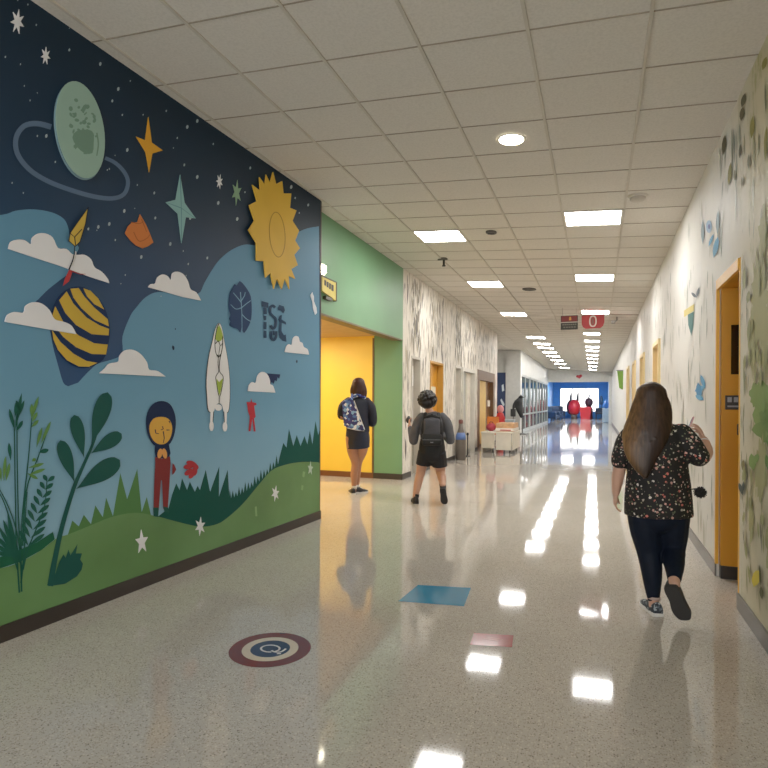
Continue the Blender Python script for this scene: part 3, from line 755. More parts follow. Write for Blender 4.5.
for q in [((318, 416), (345, 425), (375, 455), (398, 497), (360, 477), (332, 447)), ((268, 418), (300, 415), (322, 448), (360, 490), (412, 535), (416, 562), (360, 537), (310, 492), (280, 452)), ((254, 428), (280, 475), (330, 528), (380, 558), (417, 572), (415, 597), (350, 592), (290, 557), (248, 510), (225, 462)), ((210, 485), (240, 543), (300, 597), (360, 627), (412, 632), (405, 670), (350, 668), (290, 642), (240, 602), (205, 557), (197, 525)), ((198, 577), (230, 622), (280, 667), (330, 695), (372, 702), (340, 717), (300, 716), (255, 692), (220, 652), (203, 612))]: shape(b, c2(*q), .005)
b.build('stripes', pm('#c9a63e'), sp)
cut('cloud', 'white cloud overlapping the left side of the striped ball', 'cloud', CL, cm(C2[:-2], 3, False) + C2[-2:], .0065, .006, G)
cut('cloud', 'white two-humped cloud below the teal four-point star', 'cloud', CL, cm(C3[:-2], 3, False) + C3[-2:], .006, .006, G)
cut('cloud', 'white cloud to the lower right of the striped ball', 'cloud', CL, cm(C4[:-1], 3, False) + C4[-1:], .006, .006, G)
cut('cloud', 'small white cloud with a navy wing above the little red figure', 'cloud', CL, cm(C5, 3, False), .0065, .006, G)
cut('cloud', 'small white cloud beneath the stencilled letters', 'cloud', CL, cm(C6, 3, False), .006, .006, G)
b = B(); feather_f(b)
for i in range(len(b.v)): b.v[i] = b.v[i] + WN * .008
kt = b.build('kite', [pm('#d0ae48'), pm('#232a33'), pm('#d8d8d4'), pm('#b23a3c')]); tag(kt, 'small yellow teardrop kite with a red tail hanging over the long cloud', 'kite')
cut('four_point_star', 'orange four-point star between the planet and the sun', 'star', pm('#e0a234'), c1((567, 450), (580, 548), (622, 578), (582, 590), (570, 662), (557, 585), (520, 525), (555, 540)), .003, .005, 'four-point stars')
ts = cut('four_point_star', 'teal four-point star beside the orange rock', 'star', pm('#86b3b3'), c4((190, 172), (207, 280), (250, 340), (212, 335), (195, 435), (181, 322), (135, 278), (173, 268)), .003, .005, 'four-point stars')
b = B()
for p in [((190, 178), (194, 300), (245, 338)), ((194, 300), (195, 430)), ((194, 300), (140, 280))]: stroke(b, c4(*p), .9, .5, .0085, False)
b.build('facet_lines', pm('#5d8a92'), ts)
rk = cut('rock', 'orange rounded rock with a pointed top on the night sky', 'rock', pm('#c9743a'), c2((535, 132), (558, 172), (572, 205), (586, 240), (565, 255), (545, 263), (520, 252), (498, 232), (478, 205), (488, 180), (503, 165), (525, 162)), .003, .005)
b = B(); stroke(b, c2((500, 162), (530, 168), (548, 160)), .9, .6, .0085); stroke(b, c2((510, 200), (530, 235), (560, 225), (572, 210)), .9, .6, .0085); stroke(b, c2((540, 150), (560, 200)), .9, .6, .0085); b.build('shade_lines', pm('#a0562a'), rk)
def star_px(cx, cy, rx, ry, n, inner=.42, rot=0):
    out = []
    for k in range(2 * n):
        r = 1 if k % 2 == 0 else inner; a = rot + math.pi * k / n
        out.append((cx + rx * r * math.sin(a), cy - ry * r * math.cos(a)))
    return out
W = pm('#e4e4e6')
ST = [(c1((65, 84))[0], 7, 12.5, 7, 'large white seven-point star in the top left corner of the mural', W), (c1((173, 215))[0], 4.8, 9, 7, 'smaller white star between the corner star and the planet', W),
      (c4((342, 198))[0], 3.3, 7.5, 7, 'tiny white star left of the sun', W), (c4((408, 241))[0], 5, 13, 6, 'pale green star touching the left side of the sun', pm('#86a888')),
      (c5((35, 742))[0], 6.5, 12.5, 5, 'big white star on the green hill near the baseboard', W), (c5((222, 692))[0], 5.2, 9.5, 6, 'white star on the hill below the red flower', W),
      (c5((463, 587))[0], 4.0, 8, 6, 'white star on the rising hill at the right', W), (c5((575, 507))[0], 2.8, 7, 5, 'faint white star at the far right of the hill', pm('#bccdbb'))]
for i, ((x, y), rx, ry, k, lb, m) in enumerate(ST):
    cut('star', lb, 'star', m, star_px(x, y, rx, ry, k, .42, (.2, .1, .3, .15, -.1, .12, .2, .1)[i]), .0065 if i > 3 else .003, .004, 'little stars on the mural')
# glossy white shape at the wall's far edge
b = B(); b.prism([wallp(*q, .004) for q in c7((612, 195), (628, 170), (640, 205), (640, 240), (660, 290), (664, 330), (650, 345), (635, 300), (628, 240))], WN * .004)
tag(b.build('decal', pm('#dfe6ee')), 'white figure-like decal at the far edge of the mural, level with the letters', 'decal')
DIFF2 = emit('rear_diffuser_glow', '#fff0d8', 9)
# ================================================================== CEILING FIXTURES AND LIGHT
DIFF = emit('diffuser_glow', '#fcf9f6', 26)
FRM = M('#d8d4ca', .5)
def panel(x0, x1, y0, y1, label):
    t = thing('ceiling_light', label, 'ceiling light', ((x0 + x1) / 2, (y0 + y1) / 2, ceilz((x0 + x1) / 2)), 0, 'square ceiling light panels')
    b = B(); w = .02
    slopebox(b, x0, x1, y0, y0 + w, -.012, .01); slopebox(b, x0, x1, y1 - w, y1, -.012, .01); slopebox(b, x0, x0 + w, y0 + w, y1 - w, -.012, .01); slopebox(b, x1 - w, x1, y0 + w, y1 - w, -.012, .01)
    b.build('frame', FRM, t)
    b = B(); slopebox(b, x0 + w, x1 - w, y0 + w, y1 - w, -.006, .002); b.build('diffuser', DIFF, t)
ORD = ['nearest', 'second', 'third', 'fourth', 'fifth', 'sixth', 'seventh', 'eighth', 'ninth', 'tenth', 'eleventh', 'twelfth', 'thirteenth']
def snap(y): return CY0 + CW * math.floor((y - CY0) / CW)
for i, y in enumerate([7.4, 10.9, 14.95, 19.7, 21.9, 24.1, 26.3, 28.6, 31.0, 33.9, 37.3, 40.7]):
    y0 = snap(y); xa, xb = (TX - TW + .012, TX - .012) if y < 19 else (-.19 - .006 * (y - 20) - .26, -.19 - .006 * (y - 20) + .26)
    panel(xa, xb, y0 + .006, y0 + CW - .006, '%s square light panel of the right ceiling row' % ORD[i] + (' from the camera' if i else ' to the camera'))
for i, y in enumerate([7.9, 11.46, 15.6, 21.4, 23.5, 25.7, 27.9, 30.2, 32.9, 36.0, 40.0]):
    y0 = snap(y)
    panel(TX - TW * 4 + .012, TX - TW * 3 - .012, y0 + .006, y0 + CW - .006, '%s square light panel of the left ceiling row' % ORD[i] + (' from the camera' if i else ' to the camera'))
# round downlight
cx, cy = -.71, 5.03
t = thing('downlight', 'round recessed downlight in the near ceiling', 'ceiling light', (cx, cy, ceilz(cx)))
b = B()
for k in range(32):
    a0, a1 = 2 * math.pi * k / 32, 2 * math.pi * (k + 1) / 32
    P = lambda r, a, d: (cx + r * math.cos(a), cy + r * math.sin(a), ceilz(cx + r * math.cos(a)) + d)
    b.quad(P(.125, a0, -.003), P(.125, a1, -.003), P(.105, a1, -.012), P(.105, a0, -.012)); b.quad(P(.105, a0, -.012), P(.105, a1, -.012), P(.1, a1, -.004), P(.1, a0, -.004))
b.build('trim_ring', FRM, t)
b = B(); b.add([P(.101, 2 * math.pi * k / 32, -.006) for k in range(32)], [list(range(32))]); b.build('lens', emit('downlight_glow', '#fff3dc', 30), t)
# smoke detector, sprinkler, dark discs, bracket
x, y = .39, 6.66; z = ceilz(x)
t = thing('smoke_detector', 'round white smoke detector on the ceiling near the right wall', 'smoke detector', (x, y, z))
B().lathe(x, y, [(.1, z + .005), (.1, z - .015), (.085, z - .02)]).build('base', M('#c9c2b4', .5), t, True)
B().lathe(x, y, [(.08, z - .02), (.082, z - .04), (.06, z - .055), (.02, z - .058)]).build('sensor_head', M('#b4ad9f', .5), t, True)
x, y = -2.40, 9.25; z = ceilz(x)
t = thing('sprinkler', 'dark pendent sprinkler head on the left side of the ceiling', 'sprinkler', (x, y, z))
B().lathe(x, y, [(.05, z + .004), (.05, z - .008), (.02, z - .014)]).box(x - .1, x + .06, y - .02, y + .02, z - .035, z - .012).build('escutcheon', M('#5a554c', .4, .4), t)
B().cyl(x, y, z - .12, z, .018).lathe(x, y, [(.03, z - .14), (.03, z - .125), (.012, z - .12)]).build('head', M('#3e3a34', .4, .5), t)
for (x, y, rx, ry, lb) in [(-1.37, 7.83, .075, .1, 'small dark round ceiling vent between the light rows'), (-1.32, 11.99, .14, .16, 'larger dark round ceiling vent farther down the corridor')]:
    z = ceilz(x)
    t = thing('round_vent', lb, 'vent', (x, y, z), 0, 'dark round vents')
    b = B(); b.add([(x + rx * s * math.cos(2 * math.pi * k / 24), y + ry * s * math.sin(2 * math.pi * k / 24), ceilz(x + rx * s * math.cos(2 * math.pi * k / 24)) - d) for s, d in ((1, -.001), (.97, .014), (.7, .02)) for k in range(24)], [(i * 24 + k, i * 24 + (k + 1) % 24, (i + 1) * 24 + (k + 1) % 24, (i + 1) * 24 + k) for i in range(2) for k in range(24)] + [list(range(48, 72))])
    b.build('vent_plate', M('#3a352e', .5), t)
    b = B(); b.box(x - rx * .6, x + rx * .6, y - .01, y + .01, z - .03, z - .016); b.build('vent_bar', M('#26221e', .5), t)
x, y = .45, 15.75; z = ceilz(x)
t = thing('security_camera', 'small ceiling camera on a bracket past the hanging signs', 'camera', (x, y, z))
B().tube([(x, y, z), (x, y, z - .08), (x - .06, y, z - .12)], [.02, .02, .02], sub=1).build('bracket', M('#4a4640', .4), t)
B().rbox(x - .13, x - .04, y - .12, y + .06, z - .17, z - .1, .01).build('body', M('#6a655c', .4), t)

# hanging signs
Y = 14.4
def rods(t, xs, ztop):
    for x in xs: B().cyl(x, Y, ztop, ceilz(x) + .01, .004, seg=8).build('hanger', M('#8a857c', .4, .6), t)
t = thing('hanging_sign', 'dark rectangular hanging sign with a red top band', 'sign', (-.645, Y, 3.19))
B().rbox(-.84, -.45, Y - .015, Y + .015, 3.18, 3.515, .006).build('board', M('#33332f', .5), t)
B().box(-.825, -.465, Y - .02, Y - .014, 3.37, 3.5).build('red_band', M('#7e2a2c', .5), t)
B().box(-.84, -.45, Y - .019, Y - .014, 3.345, 3.362).build('divider', M('#cfc8bc', .5), t)
b = B(); b.box(-.65, -.6, Y - .024, Y - .019, 3.4, 3.46).box(-.64, -.61, Y - .024, Y - .019, 3.46, 3.48); b.build('emblem', M('#e0a04a', .5), t)
b = B()
for k in range(7): b.box(-.8 + k * .047, -.8 + k * .047 + .032, Y - .02, Y - .014, 3.285, 3.315)
b.build('text_line', M('#77776f', .5), t); b = B()
for k in range(5): b.box(-.78 + k * .06, -.78 + k * .06 + .04, Y - .02, Y - .014, 3.225, 3.25)
b.build('text_line', M('#77776f', .5), t)
rods(t, (-.8, -.49), 3.515)
t = thing('hanging_sign', 'rounded red hanging sign with a white zero', 'sign', (-.115, Y, 3.19))
cs = [(-.365, 3.5), (.135, 3.525), (.14, 3.33), (.11, 3.24), (.05, 3.19), (-.28, 3.185), (-.34, 3.23), (-.365, 3.3)]
b = B(); b.prism([(x, Y - .012, z) for x, z in cs], (0, .024, 0)); b.build('board', M('#c0393f', .45), t)
b = B(); cxx, czz = -.115, 3.355
N = 28
for k in range(N):
    a0, a1 = 2 * math.pi * k / N, 2 * math.pi * (k + 1) / N
    q = lambda r, s, a: (cxx + r * abs(math.cos(a)) ** .7 * math.copysign(1, math.cos(a)), Y - .016, czz + s * math.sin(a))
    b.quad(q(.085, .135, a0), q(.085, .135, a1), q(.055, .105, a1), q(.055, .105, a0))
b.build('digit', M('#eeeae4', .5), t)
b = B(); b.box(cxx - .035, cxx + .03, Y - .015, Y - .012, czz - .08, czz + .08); b.build('digit_core', M('#9a5a5a', .5), t)
rods(t, (-.3, .08), 3.5)
# projecting sign and lamp over the alcove
y0 = 6.7
t = thing('wall_sign', 'yellow projecting sign with black lettering over the green alcove', 'sign', (XL, y0 + .1, 2.85))
b = B(); b.prism([(XL + .012, 6.62, 3.03), (XL + .012, 7.03, 3.03), (XL + .012, 7.03, 2.79), (XL + .012, 6.62, 2.85)], (.03, 0, 0)); b.build('board', M('#d9c45a', .5), t)
b = B()
for (a, c_, z0, z1) in [(6.68, 6.73, 2.93, 3.0), (6.75, 6.8, 2.92, 2.99), (6.82, 6.87, 2.91, 2.985), (6.89, 6.95, 2.9, 2.98)]: b.box(XL + .041, XL + .046, a, c_, z0, z1)
b.build('lettering', M('#2a281e', .5), t)
b = B(); b.box(XL, XL + .05, 6.6, 7.05, 3.03, 3.045).box(XL, XL + .05, 7.03, 7.05, 2.78, 3.03).box(XL, XL + .05, 6.72, 6.9, 2.76, 2.8); b.build('sign_frame', M('#4a4636', .4), t)
t = thing('wall_lamp', 'small glowing wall lamp above the yellow projecting sign', 'lamp', (XL, 6.66, 3.05))
B().box(XL, XL + .03, 6.6, 6.72, 3.06, 3.2).build('back_plate', FRM, t)
B().rbox(XL + .03, XL + .07, 6.6, 6.69, 3.08, 3.18, .015).build('lamp_shade', emit('lamp_glow', '#fff4d8', 14), t, True)
# unseen warm panel under the alcove ceiling, added to light the alcove
b = B(); b.box(-5.6, -4.7, 7.4, 9.2, 2.63, 2.66)
b.build('unseen_light_panel', emit('alcove_fill_glow', '#fff0d0', 9), ceiling_alcove)
tag(B().rbox(-4.95, -4.75, 9.2, 9.4, 2.62, 2.66, .006).build('ceiling_speaker', M('#4a3826', .5)), 'small dark square speaker on the alcove ceiling', 'speaker')

# ================================================================== FLOOR DECALS
def decal(name, label, px, mat, z=.0015):
    b = B(); P = [on_floor(x, y) + Vector((0, 0, z)) for x, y in px]; b.flat(P); o = b.build(name, mat); tag(o, label, 'floor decal'); return o
GL = lambda h: M(h, .12, var=.05, scale=5)
decal('floor_square', 'teal blue square inlaid in the floor at mid corridor', [(418, 585), (471, 588), (464, 606.5), (398, 601.5)], GL('#1f80a8'))
d = decal('floor_square', 'small dull red square inlaid in the floor right of the roundel', [(474, 633), (513.5, 635.5), (512, 647.5), (470, 645)], GL('#9c3c3c'))
b = B(); c_ = on_floor(492, 640)
b.box(c_.x - .05, c_.x + .04, c_.y - .012, c_.y + .006, .0018, .0024).box(c_.x - .03, c_.x + .06, c_.y + .02, c_.y + .03, .0018, .0024); b.build('mark', GL('#b8706a'), d)
C = on_floor(270.3, 649.0)
t = thing('floor_roundel', 'dark red, cream and navy roundel inlaid in the near floor', 'floor decal', (C.x, C.y, 0))
def disc_(r, z, m, nm):
    b = B(); b.add([(C.x + r * math.cos(2 * math.pi * k / 64), C.y + r * math.sin(2 * math.pi * k / 64), z) for k in range(64)], [list(range(64))]); return b.build(nm, m, t)
disc_(.232, .0012, GL('#6a2a22'), 'outer_ring'); disc_(.160, .0018, GL('#cdbfa8'), 'middle_ring'); disc_(.112, .0024, GL('#252f4e'), 'centre')
b = B()
def fstroke(pts, w):
    P = catmull([(x, y, 0) for x, y in pts], 6)
    for i in range(len(P) - 1):
        d = (P[i + 1] - P[i]); nn = Vector((-d.y, d.x, 0)).normalized() * w / 2; o_ = Vector((C.x, C.y, .003))
        b.quad(P[i] + nn + o_, P[i + 1] + nn + o_, P[i + 1] - nn + o_, P[i] - nn + o_)
fstroke([(.03 + .055 * math.cos(a) - .03, .045 * math.sin(a)) for a in [k * math.pi / 8 - .6 for k in range(16)]], .012)
fstroke([(.02, -.02), (.05, -.03), (.08, -.015), (.085, .03)], .012); fstroke([(.07, -.045), (.09, -.035)], .014)
b.build('emblem', GL('#dcd8d2'), t)

# ================================================================== RIGHT WALL PICTURES
DEEP = {'painted_moss': .0015, 'painted_foliage': -.001, 'painted_yellow_flower': -.004, 'painted_dark_bug': -.004}
def rpic(name, label, parts, mats):
    b = B()
    for ip, (mi, px) in enumerate(parts):
        b.mat(mi)
        P = []
        for x, y in px:
            yy, zz = on_x(x, y, XR); P.append(Vector((XR - .006 - .0001 * ip + DEEP.get(name, 0), yy, zz)))
        b.flat(P)
    o = b.build(name, mats, wall_right); o['label'] = label; return o
r1 = lambda *p: cc(668, 200, 3.84, p)
r2 = lambda *p: cc(668, 400, 3.2, p)
r3 = lambda *p: cc(715, 60, 5.49, p)
def lf(a, b_, w): # leaf polygon between two px
    dx, dy = b_[0] - a[0], b_[1] - a[1]; l = math.hypot(dx, dy); ux, uy = -dy / l, dx / l
    L = []; R = []
    for t in (0, .2, .45, .7, 1):
        r = w * math.sin(math.pi * t) ** .7 / 2; L.append((a[0] + dx * t + ux * r, a[1] + dy * t + uy * r)); R.append((a[0] + dx * t - ux * r, a[1] + dy * t - uy * r))
    return L + R[-2:0:-1]
rpic('painted_blue_flower', 'blue and teal painted flower with leaves', [(0, lf(*r1((195, 140), (178, 222)), 5.5)), (0, lf(*r1((178, 130), (158, 180)), 3)), (1, oval(*r1((160, 102))[0], 3, 6.5, 12)), (2, oval(*r1((161, 102))[0], 1.2, 2.6, 10)), (3, lf(*r1((196, 40), (192, 130)), 3.6)), (3, lf(*r1((136, 75), (136, 170)), 3.4))], [pm('#4a93bd'), pm('#86a8cc'), pm('#4a5a9a'), pm('#7f96a0')])
rpic('painted_blue_bird', 'blue painted bird-like leaf cluster', [(0, lf(*r1((128, 670), (145, 725)), 4)), (0, lf(*r1((105, 735), (145, 715)), 6)), (1, lf(*r1((118, 700), (125, 768)), 6)), (0, lf(*r1((108, 750), (140, 768)), 5))], [pm('#5f9cc4'), pm('#3f7fae')])
rpic('painted_pot', 'yellow and teal painted pot shape', [(0, r1((63, 425), (104, 398), (102, 425), (64, 450))), (1, r1((78, 440), (102, 428), (98, 490), (92, 522), (80, 480))), (2, lf(*r1((92, 355), (112, 375)), 3)), (2, lf(*r1((122, 335), (112, 375)), 2.4))], [pm('#d9c77a'), pm('#3f6e6a'), pm('#5c6468')])
gl = []
rdm = random.Random(2)
def blob(cx, cy, rx, ry, n=22):
    return [(cx + rx * k_ * math.cos(2 * math.pi * i / n), cy + ry * k_ * math.sin(2 * math.pi * i / n)) for i in range(n) for k_ in (rdm.uniform(.6, 1.1),)]
masses = [(0, blob(766, 408, 15, 26)), (1, blob(772, 430, 18, 22)), (0, blob(757, 395, 7, 13)), (2, blob(760, 300, 9, 55, 40)), (2, blob(768, 340, 8, 45, 36)), (2, blob(753, 345, 4, 40, 30)), (2, blob(762, 470, 6, 40, 30)), (2, blob(752, 520, 3, 24, 22)), (2, blob(772, 545, 6, 30, 24)), (2, blob(764, 235, 5, 30, 24))]
rpic('painted_moss', 'olive and green mottled painted foliage mass', masses, [pm('#7c9650'), pm('#6f8c46'), pm('#a3a06e')])
for k in range(26):
    x = rdm.uniform(752, 790); y = rdm.uniform(378, 450) + (790 - x) * .2; gl.append((k % 2, lf((x, y), (x + rdm.uniform(-5, 5), y + rdm.uniform(10, 22)), rdm.uniform(4, 8))))
for k in range(30):
    x = rdm.uniform(745, 790); y = rdm.uniform(210, 370); gl.append((2, lf((x, y), (x + rdm.uniform(-2, 2), y + rdm.uniform(10, 26)), rdm.uniform(1.5, 4))))
for k in range(14):
    x = rdm.uniform(746, 768); y = rdm.uniform(440, 570); gl.append((2, lf((x, y), (x + rdm.uniform(-3, 3), y + rdm.uniform(8, 22)), rdm.uniform(1.5, 3))))
rpic('painted_foliage', 'green painted foliage by the right edge', gl, [pm('#7d9a52'), pm('#688844'), pm('#9a9a68')])
rpic('painted_yellow_flower', 'yellow painted flower low on the wall', [(0, oval(*r2((288, 570))[0], 4.2, 8, 12, .2)), (0, lf(*r2((296, 545), (280, 600)), 6)), (1, lf(*r2((300, 525), (302, 600)), 2.2)), (1, lf(*r2((303, 595), (308, 640)), 4))], [pm('#d9c23a'), pm('#5a5a38')])
rpic('painted_dark_bug', 'small dark painted sprig', [(0, lf(*r2((232, 265), (245, 305)), 4)), (0, lf(*r2((250, 255), (242, 300)), 3)), (1, lf(*r2((246, 190), (246, 230)), 3.4))], [pm('#4c554e'), pm('#7a7440')])
rpic('painted_high_leaves', 'brown and olive leaves under the ceiling edge', [(0, lf(*r3((172, 180), (152, 260)), 5)), (0, lf(*r3((160, 255), (148, 335)), 5)), (1, lf(*r3((214, 308), (206, 432)), 5)), (0, lf(*r3((60, 410), (48, 525)), 4.4)), (0, lf(*r3((145, 460), (140, 540)), 2.6)), (1, lf(*r3((92, 560), (80, 690)), 4)), (2, lf(*r3((192, 515), (192, 602)), 3)), (2, lf(*r3((115, 600), (113, 662)), 2.6)), (1, lf(*r3((290, -20), (268, 55)), 5)), (1, lf(*r3((290, 360), (282, 560)), 4)), (2, lf(*r3((155, 640), (152, 700)), 2))], [pm('#5f5b44'), pm('#8a8440'), pm('#7d7a60')])
# ================================================================== PEOPLE  (local frame: +Y is the way the person faces, origin on the floor)
SKIN = M('#c08a6e', .5, var=.05, scale=8)
SKIN_LEG = M('#a8745a', .5, var=.06, scale=8)
def head(b, c, s=1.0, yaw=0):
    """skull, jaw, nose, lips, ears; s = head height / .23"""
    R = Matrix.Rotation(yaw, 3, 'Z'); c = Vector(c)
    e = lambda o, r: b.ell(c + R @ (Vector(o) * s), tuple(x * s for x in r), R)
    e((0, -.008, .03), (.076, .094, .092)); e((0, .025, -.045), (.058, .066, .068)); e((0, .04, -.085), (.034, .04, .03))
    b.tube([c + R @ (Vector((0, .088, .02)) * s), c + R @ (Vector((0, .108, -.02)) * s)], [.008 * s, .016 * s], sub=1, seg=10)
    e((0, .088, -.058), (.024, .012, .008)); e((0, .088, .04), (.05, .012, .008))
    for k in (-1, 1): e((.076 * k, -.005, -.005), (.012, .022, .034)); e((.03 * k, .062, -.01), (.026, .02, .022))
def face(par, c, s=1.0, yaw=0, hair='#2a2019'):
    R = Matrix.Rotation(yaw, 3, 'Z'); c = Vector(c)
    for k in (-1, 1):
        b = B(); b.mat(0); b.ell(c + R @ (Vector((.031 * k, .078, .02)) * s), (.012 * s,) * 3); b.mat(1); b.ell(c + R @ (Vector((.031 * k, .088, .02)) * s), (.0055 * s, .0035 * s, .0055 * s)); b.build('eye', [M('#e8e4de', .2), M('#2c2018', .2)], par, True, False)
    b = B(); b.ell(c + R @ (Vector((0, .098, -.058)) * s), (.02 * s, .006 * s, .007 * s)); b.build('mouth', M('#a05a54', .45), par, True, False)
def hand(b, wrist, dirv, palm, side, L=.165, curl=.5, spread=1.0):
    """palm lofted from wrist along dirv; 'palm' is the palm normal (the fingers curl towards it); side = +1/-1 chooses the thumb edge"""
    d = Vector(dirv).normalized(); p = Vector(palm); p = (p - d * p.dot(d)).normalized(); s = d.cross(p).normalized() * side
    w = Vector(wrist); k = L / .165
    b.tube([w, w + d * .03 * k, w + d * .062 * k, w + d * .085 * k], [(.023 * k, .017 * k), (.031 * k, .016 * k), (.038 * k, .015 * k), (.036 * k, .012 * k)], side=s, sub=2)
    for i, (o, ln, r) in enumerate([(.030, .066, .0078), (.010, .076, .0082), (-.010, .071, .0079), (-.029, .055, .0068)]):
        st = w + (d * .078 + s * o) * k; pts = [st]; dr = (d + s * (o * 3.2 * spread)).normalized(); a = 0
        for sg, f in enumerate((.42, .33, .25)):
            a += curl * (.55, .8, .6)[sg] * (1 + .12 * i)
            pts.append(pts[-1] + (dr * math.cos(a) + p * math.sin(a)) * ln * f * k)
        b.tube(pts, [r * k, r * k, r * .92 * k, r * .78 * k], sub=2, seg=10, side=s)
    t0 = w + (d * .022 + s * .024) * k
    b.tube([t0, t0 + (d * .024 + s * .022 + p * .012) * k, t0 + (d * .05 + s * .03 + p * .024) * k, t0 + (d * .07 + s * .026 + p * .034) * k], [.012 * k, .011 * k, .0095 * k, .008 * k], sub=2, seg=10)
def shoe(par, heel, toe, up, w, mats, tall=.075, name='shoe', label=None, sole_t=.022):
    """shoe between heel and toe points on the sole plane, 'up' points out of the foot"""
    h, t, u = Vector(heel), Vector(toe), Vector(up); d = (t - h); L = d.length; d.normalize(); u = (u - d * u.dot(d)).normalized(); s = d.cross(u).normalized()
    X = lambda a, b_, c_: h + d * (a * L) + s * b_ + u * c_
    prof = [(-.02, .55), (.05, .78), (.2, .85), (.4, .8), (.6, .95), (.78, 1.0), (.92, .8), (1.0, .42)]
    out = [(a, w * k / 2) for a, k in prof]
    ring = [(a, r) for a, r in out] + [(a, -r) for a, r in out[::-1]]
    ring = [(v.x, v.y) for v in catmull([(a * L, r, 0) for a, r in ring], 3, True)]
    b = B(); b.prism([h + d * a + s * r for a, r in ring], u * sole_t); sole = b
    bt = B()
    hs = [(-.01, .62, tall), (.1, .8, tall * 1.02), (.24, .86, tall), (.36, .82, tall * .98), (.5, .84, tall * .8), (.66, .95, tall * .58), (.82, .94, tall * .44), (.94, .72, tall * .34), (1.0, .35, tall * .22)]
    seg = 12; vs = []; fs = []
    for a, k, ht in hs:
        for j in range(seg + 1):
            an = math.pi * j / seg; vs.append(X(a, w * k / 2 * math.cos(an), sole_t * .8 + ht * math.sin(an) ** .75))
    for i in range(len(hs) - 1):
        for j in range(seg): fs.append((i * (seg + 1) + j, i * (seg + 1) + j + 1, (i + 1) * (seg + 1) + j + 1, (i + 1) * (seg + 1) + j))
    fs.append(list(range(seg + 1))); fs.append([(len(hs) - 1) * (seg + 1) + j for j in range(seg + 1)])
    for i in range(len(hs) - 1): fs.append((i * (seg + 1), (i + 1) * (seg + 1), (i + 1) * (seg + 1) + seg, i * (seg + 1) + seg))
    bt.add(vs, fs)
    o = bt.build(name, mats[0], par, True, False)
    if label: o['label'] = label
    sole.build('sole', mats[1], o, False, True) if False else None
    so = sole.build('sole', mats[1], o, False, False)
    lace = B()
    for a in (.42, .5, .58):
        lace.tube([X(a, w * .25, sole_t + tall * (.93 - (a - .36) * 1.4) * .9), X(a, 0, sole_t + tall * (.98 - (a - .36) * 1.55)), X(a, -w * .25, sole_t + tall * (.93 - (a - .36) * 1.4) * .9)], [.0035] * 3, sub=2, seg=6)
    lace.build('laces', mats[2], o, False, False)
    return o
def folds(amp, fx=9, fz=4, zlo=-9, seed=0):
    def f(p):
        a = noise.noise(Vector((p.x * fx + seed, p.y * fx, p.z * fz))) * amp
        n_ = Vector((p.x, p.y, 0));
        return p + (n_.normalized() * a if n_.length > .02 else Vector())
    return f
def hairmat(name, a, b_, c_, zl, zh, xs=None):
    n = NT(name); co = n.coords((42, 42, 3))
    nz = n.add('ShaderNodeTexNoise', _Scale=1.6, _Detail=4.0); n.link(co, nz.inputs['Vector'])
    tc = n.add('ShaderNodeTexCoord'); sx = n.add('ShaderNodeSeparateXYZ'); n.link(tc.outputs['Object'], sx.inputs[0])
    mr = n.add('ShaderNodeMapRange'); n.link(sx.outputs['Z'], mr.inputs[0]); mr.inputs[1].default_value = zl; mr.inputs[2].default_value = zh
    basec = n.ramp(mr.outputs[0], [(0, a), (.35, b_), (.7, c_), (1, b_)])
    if xs:
        m2 = n.add('ShaderNodeMapRange'); n.link(sx.outputs['X'], m2.inputs[0]); m2.inputs[1].default_value = xs[0]; m2.inputs[2].default_value = xs[1]
        basec = n.mix(m2.outputs[0], xs[2], basec)
    st = n.ramp(nz.outputs['Fac'], [(.3, (.45, .45, .45, 1)), (.7, (1.2, 1.2, 1.2, 1))])
    n.link(n.mix(1.0, basec, st, 'MULTIPLY'), n.b.inputs['Base Color']); n.b.inputs['Roughness'].default_value = .42; n.b.inputs['Specular IOR Level'].default_value = .35
    bp = n.add('ShaderNodeBump', _Strength=.35, _Distance=.006); n.link(nz.outputs['Fac'], bp.inputs['Height']); n.link(bp.outputs['Normal'], n.b.inputs['Normal'])
    return n.m
def strands(b, roots, seed, r=.006):
    pass

# ------------------------------------------------------------ woman in the foreground
wp = on_floor(655, 612.5)
wo = thing('person', 'woman with long brown hair in dark floral blouse and navy leggings, near the right wall', 'person', (wp.x, wp.y, 0), math.radians(-4.0)); wo.scale = (1.01,) * 3
b = B()
HC = (-.025, .03, 1.43)
head(b, HC, 1.0, -.1)
b.tube([(-.01, -.01, 1.2), (-.015, 0, 1.28), (-.022, .01, 1.36)], [(.075, .06), (.055, .055), (.052, .055)])
b.tube([(.01, 0, .86), (.01, 0, .9), (.01, 0, 1.0), (.005, -.005, 1.14), (0, -.01, 1.23)], [(.15, .11), (.155, .11), (.155, .11), (.165, .1), (.11, .07)])
# left arm hangs, right arm bent forward
b.tube([(-.15, -.01, 1.2), (-.2, -.015, 1.1), (-.222, -.005, .985), (-.238, .02, .88), (-.25, .05, .78)], [(.05, .05), (.05, .05), (.043, .045), (.04, .042), (.026, .03)])
hand(b, (-.25, .05, .785), (-.06, .1, -1), (1, .15, 0), -1, .165, .45)
b.tube([(.17, -.01, 1.2), (.235, -.03, 1.11), (.262, -.03, 1.05)], [.052, .05, .045])
b.tube([(.262, -.03, 1.05), (.3, .04, 1.09), (.292, .11, 1.16)], [.046, .043, .03])
hand(b, (.292, .11, 1.16), (-.2, .5, .62), (-1, -.1, -.15), 1, .16, .55)
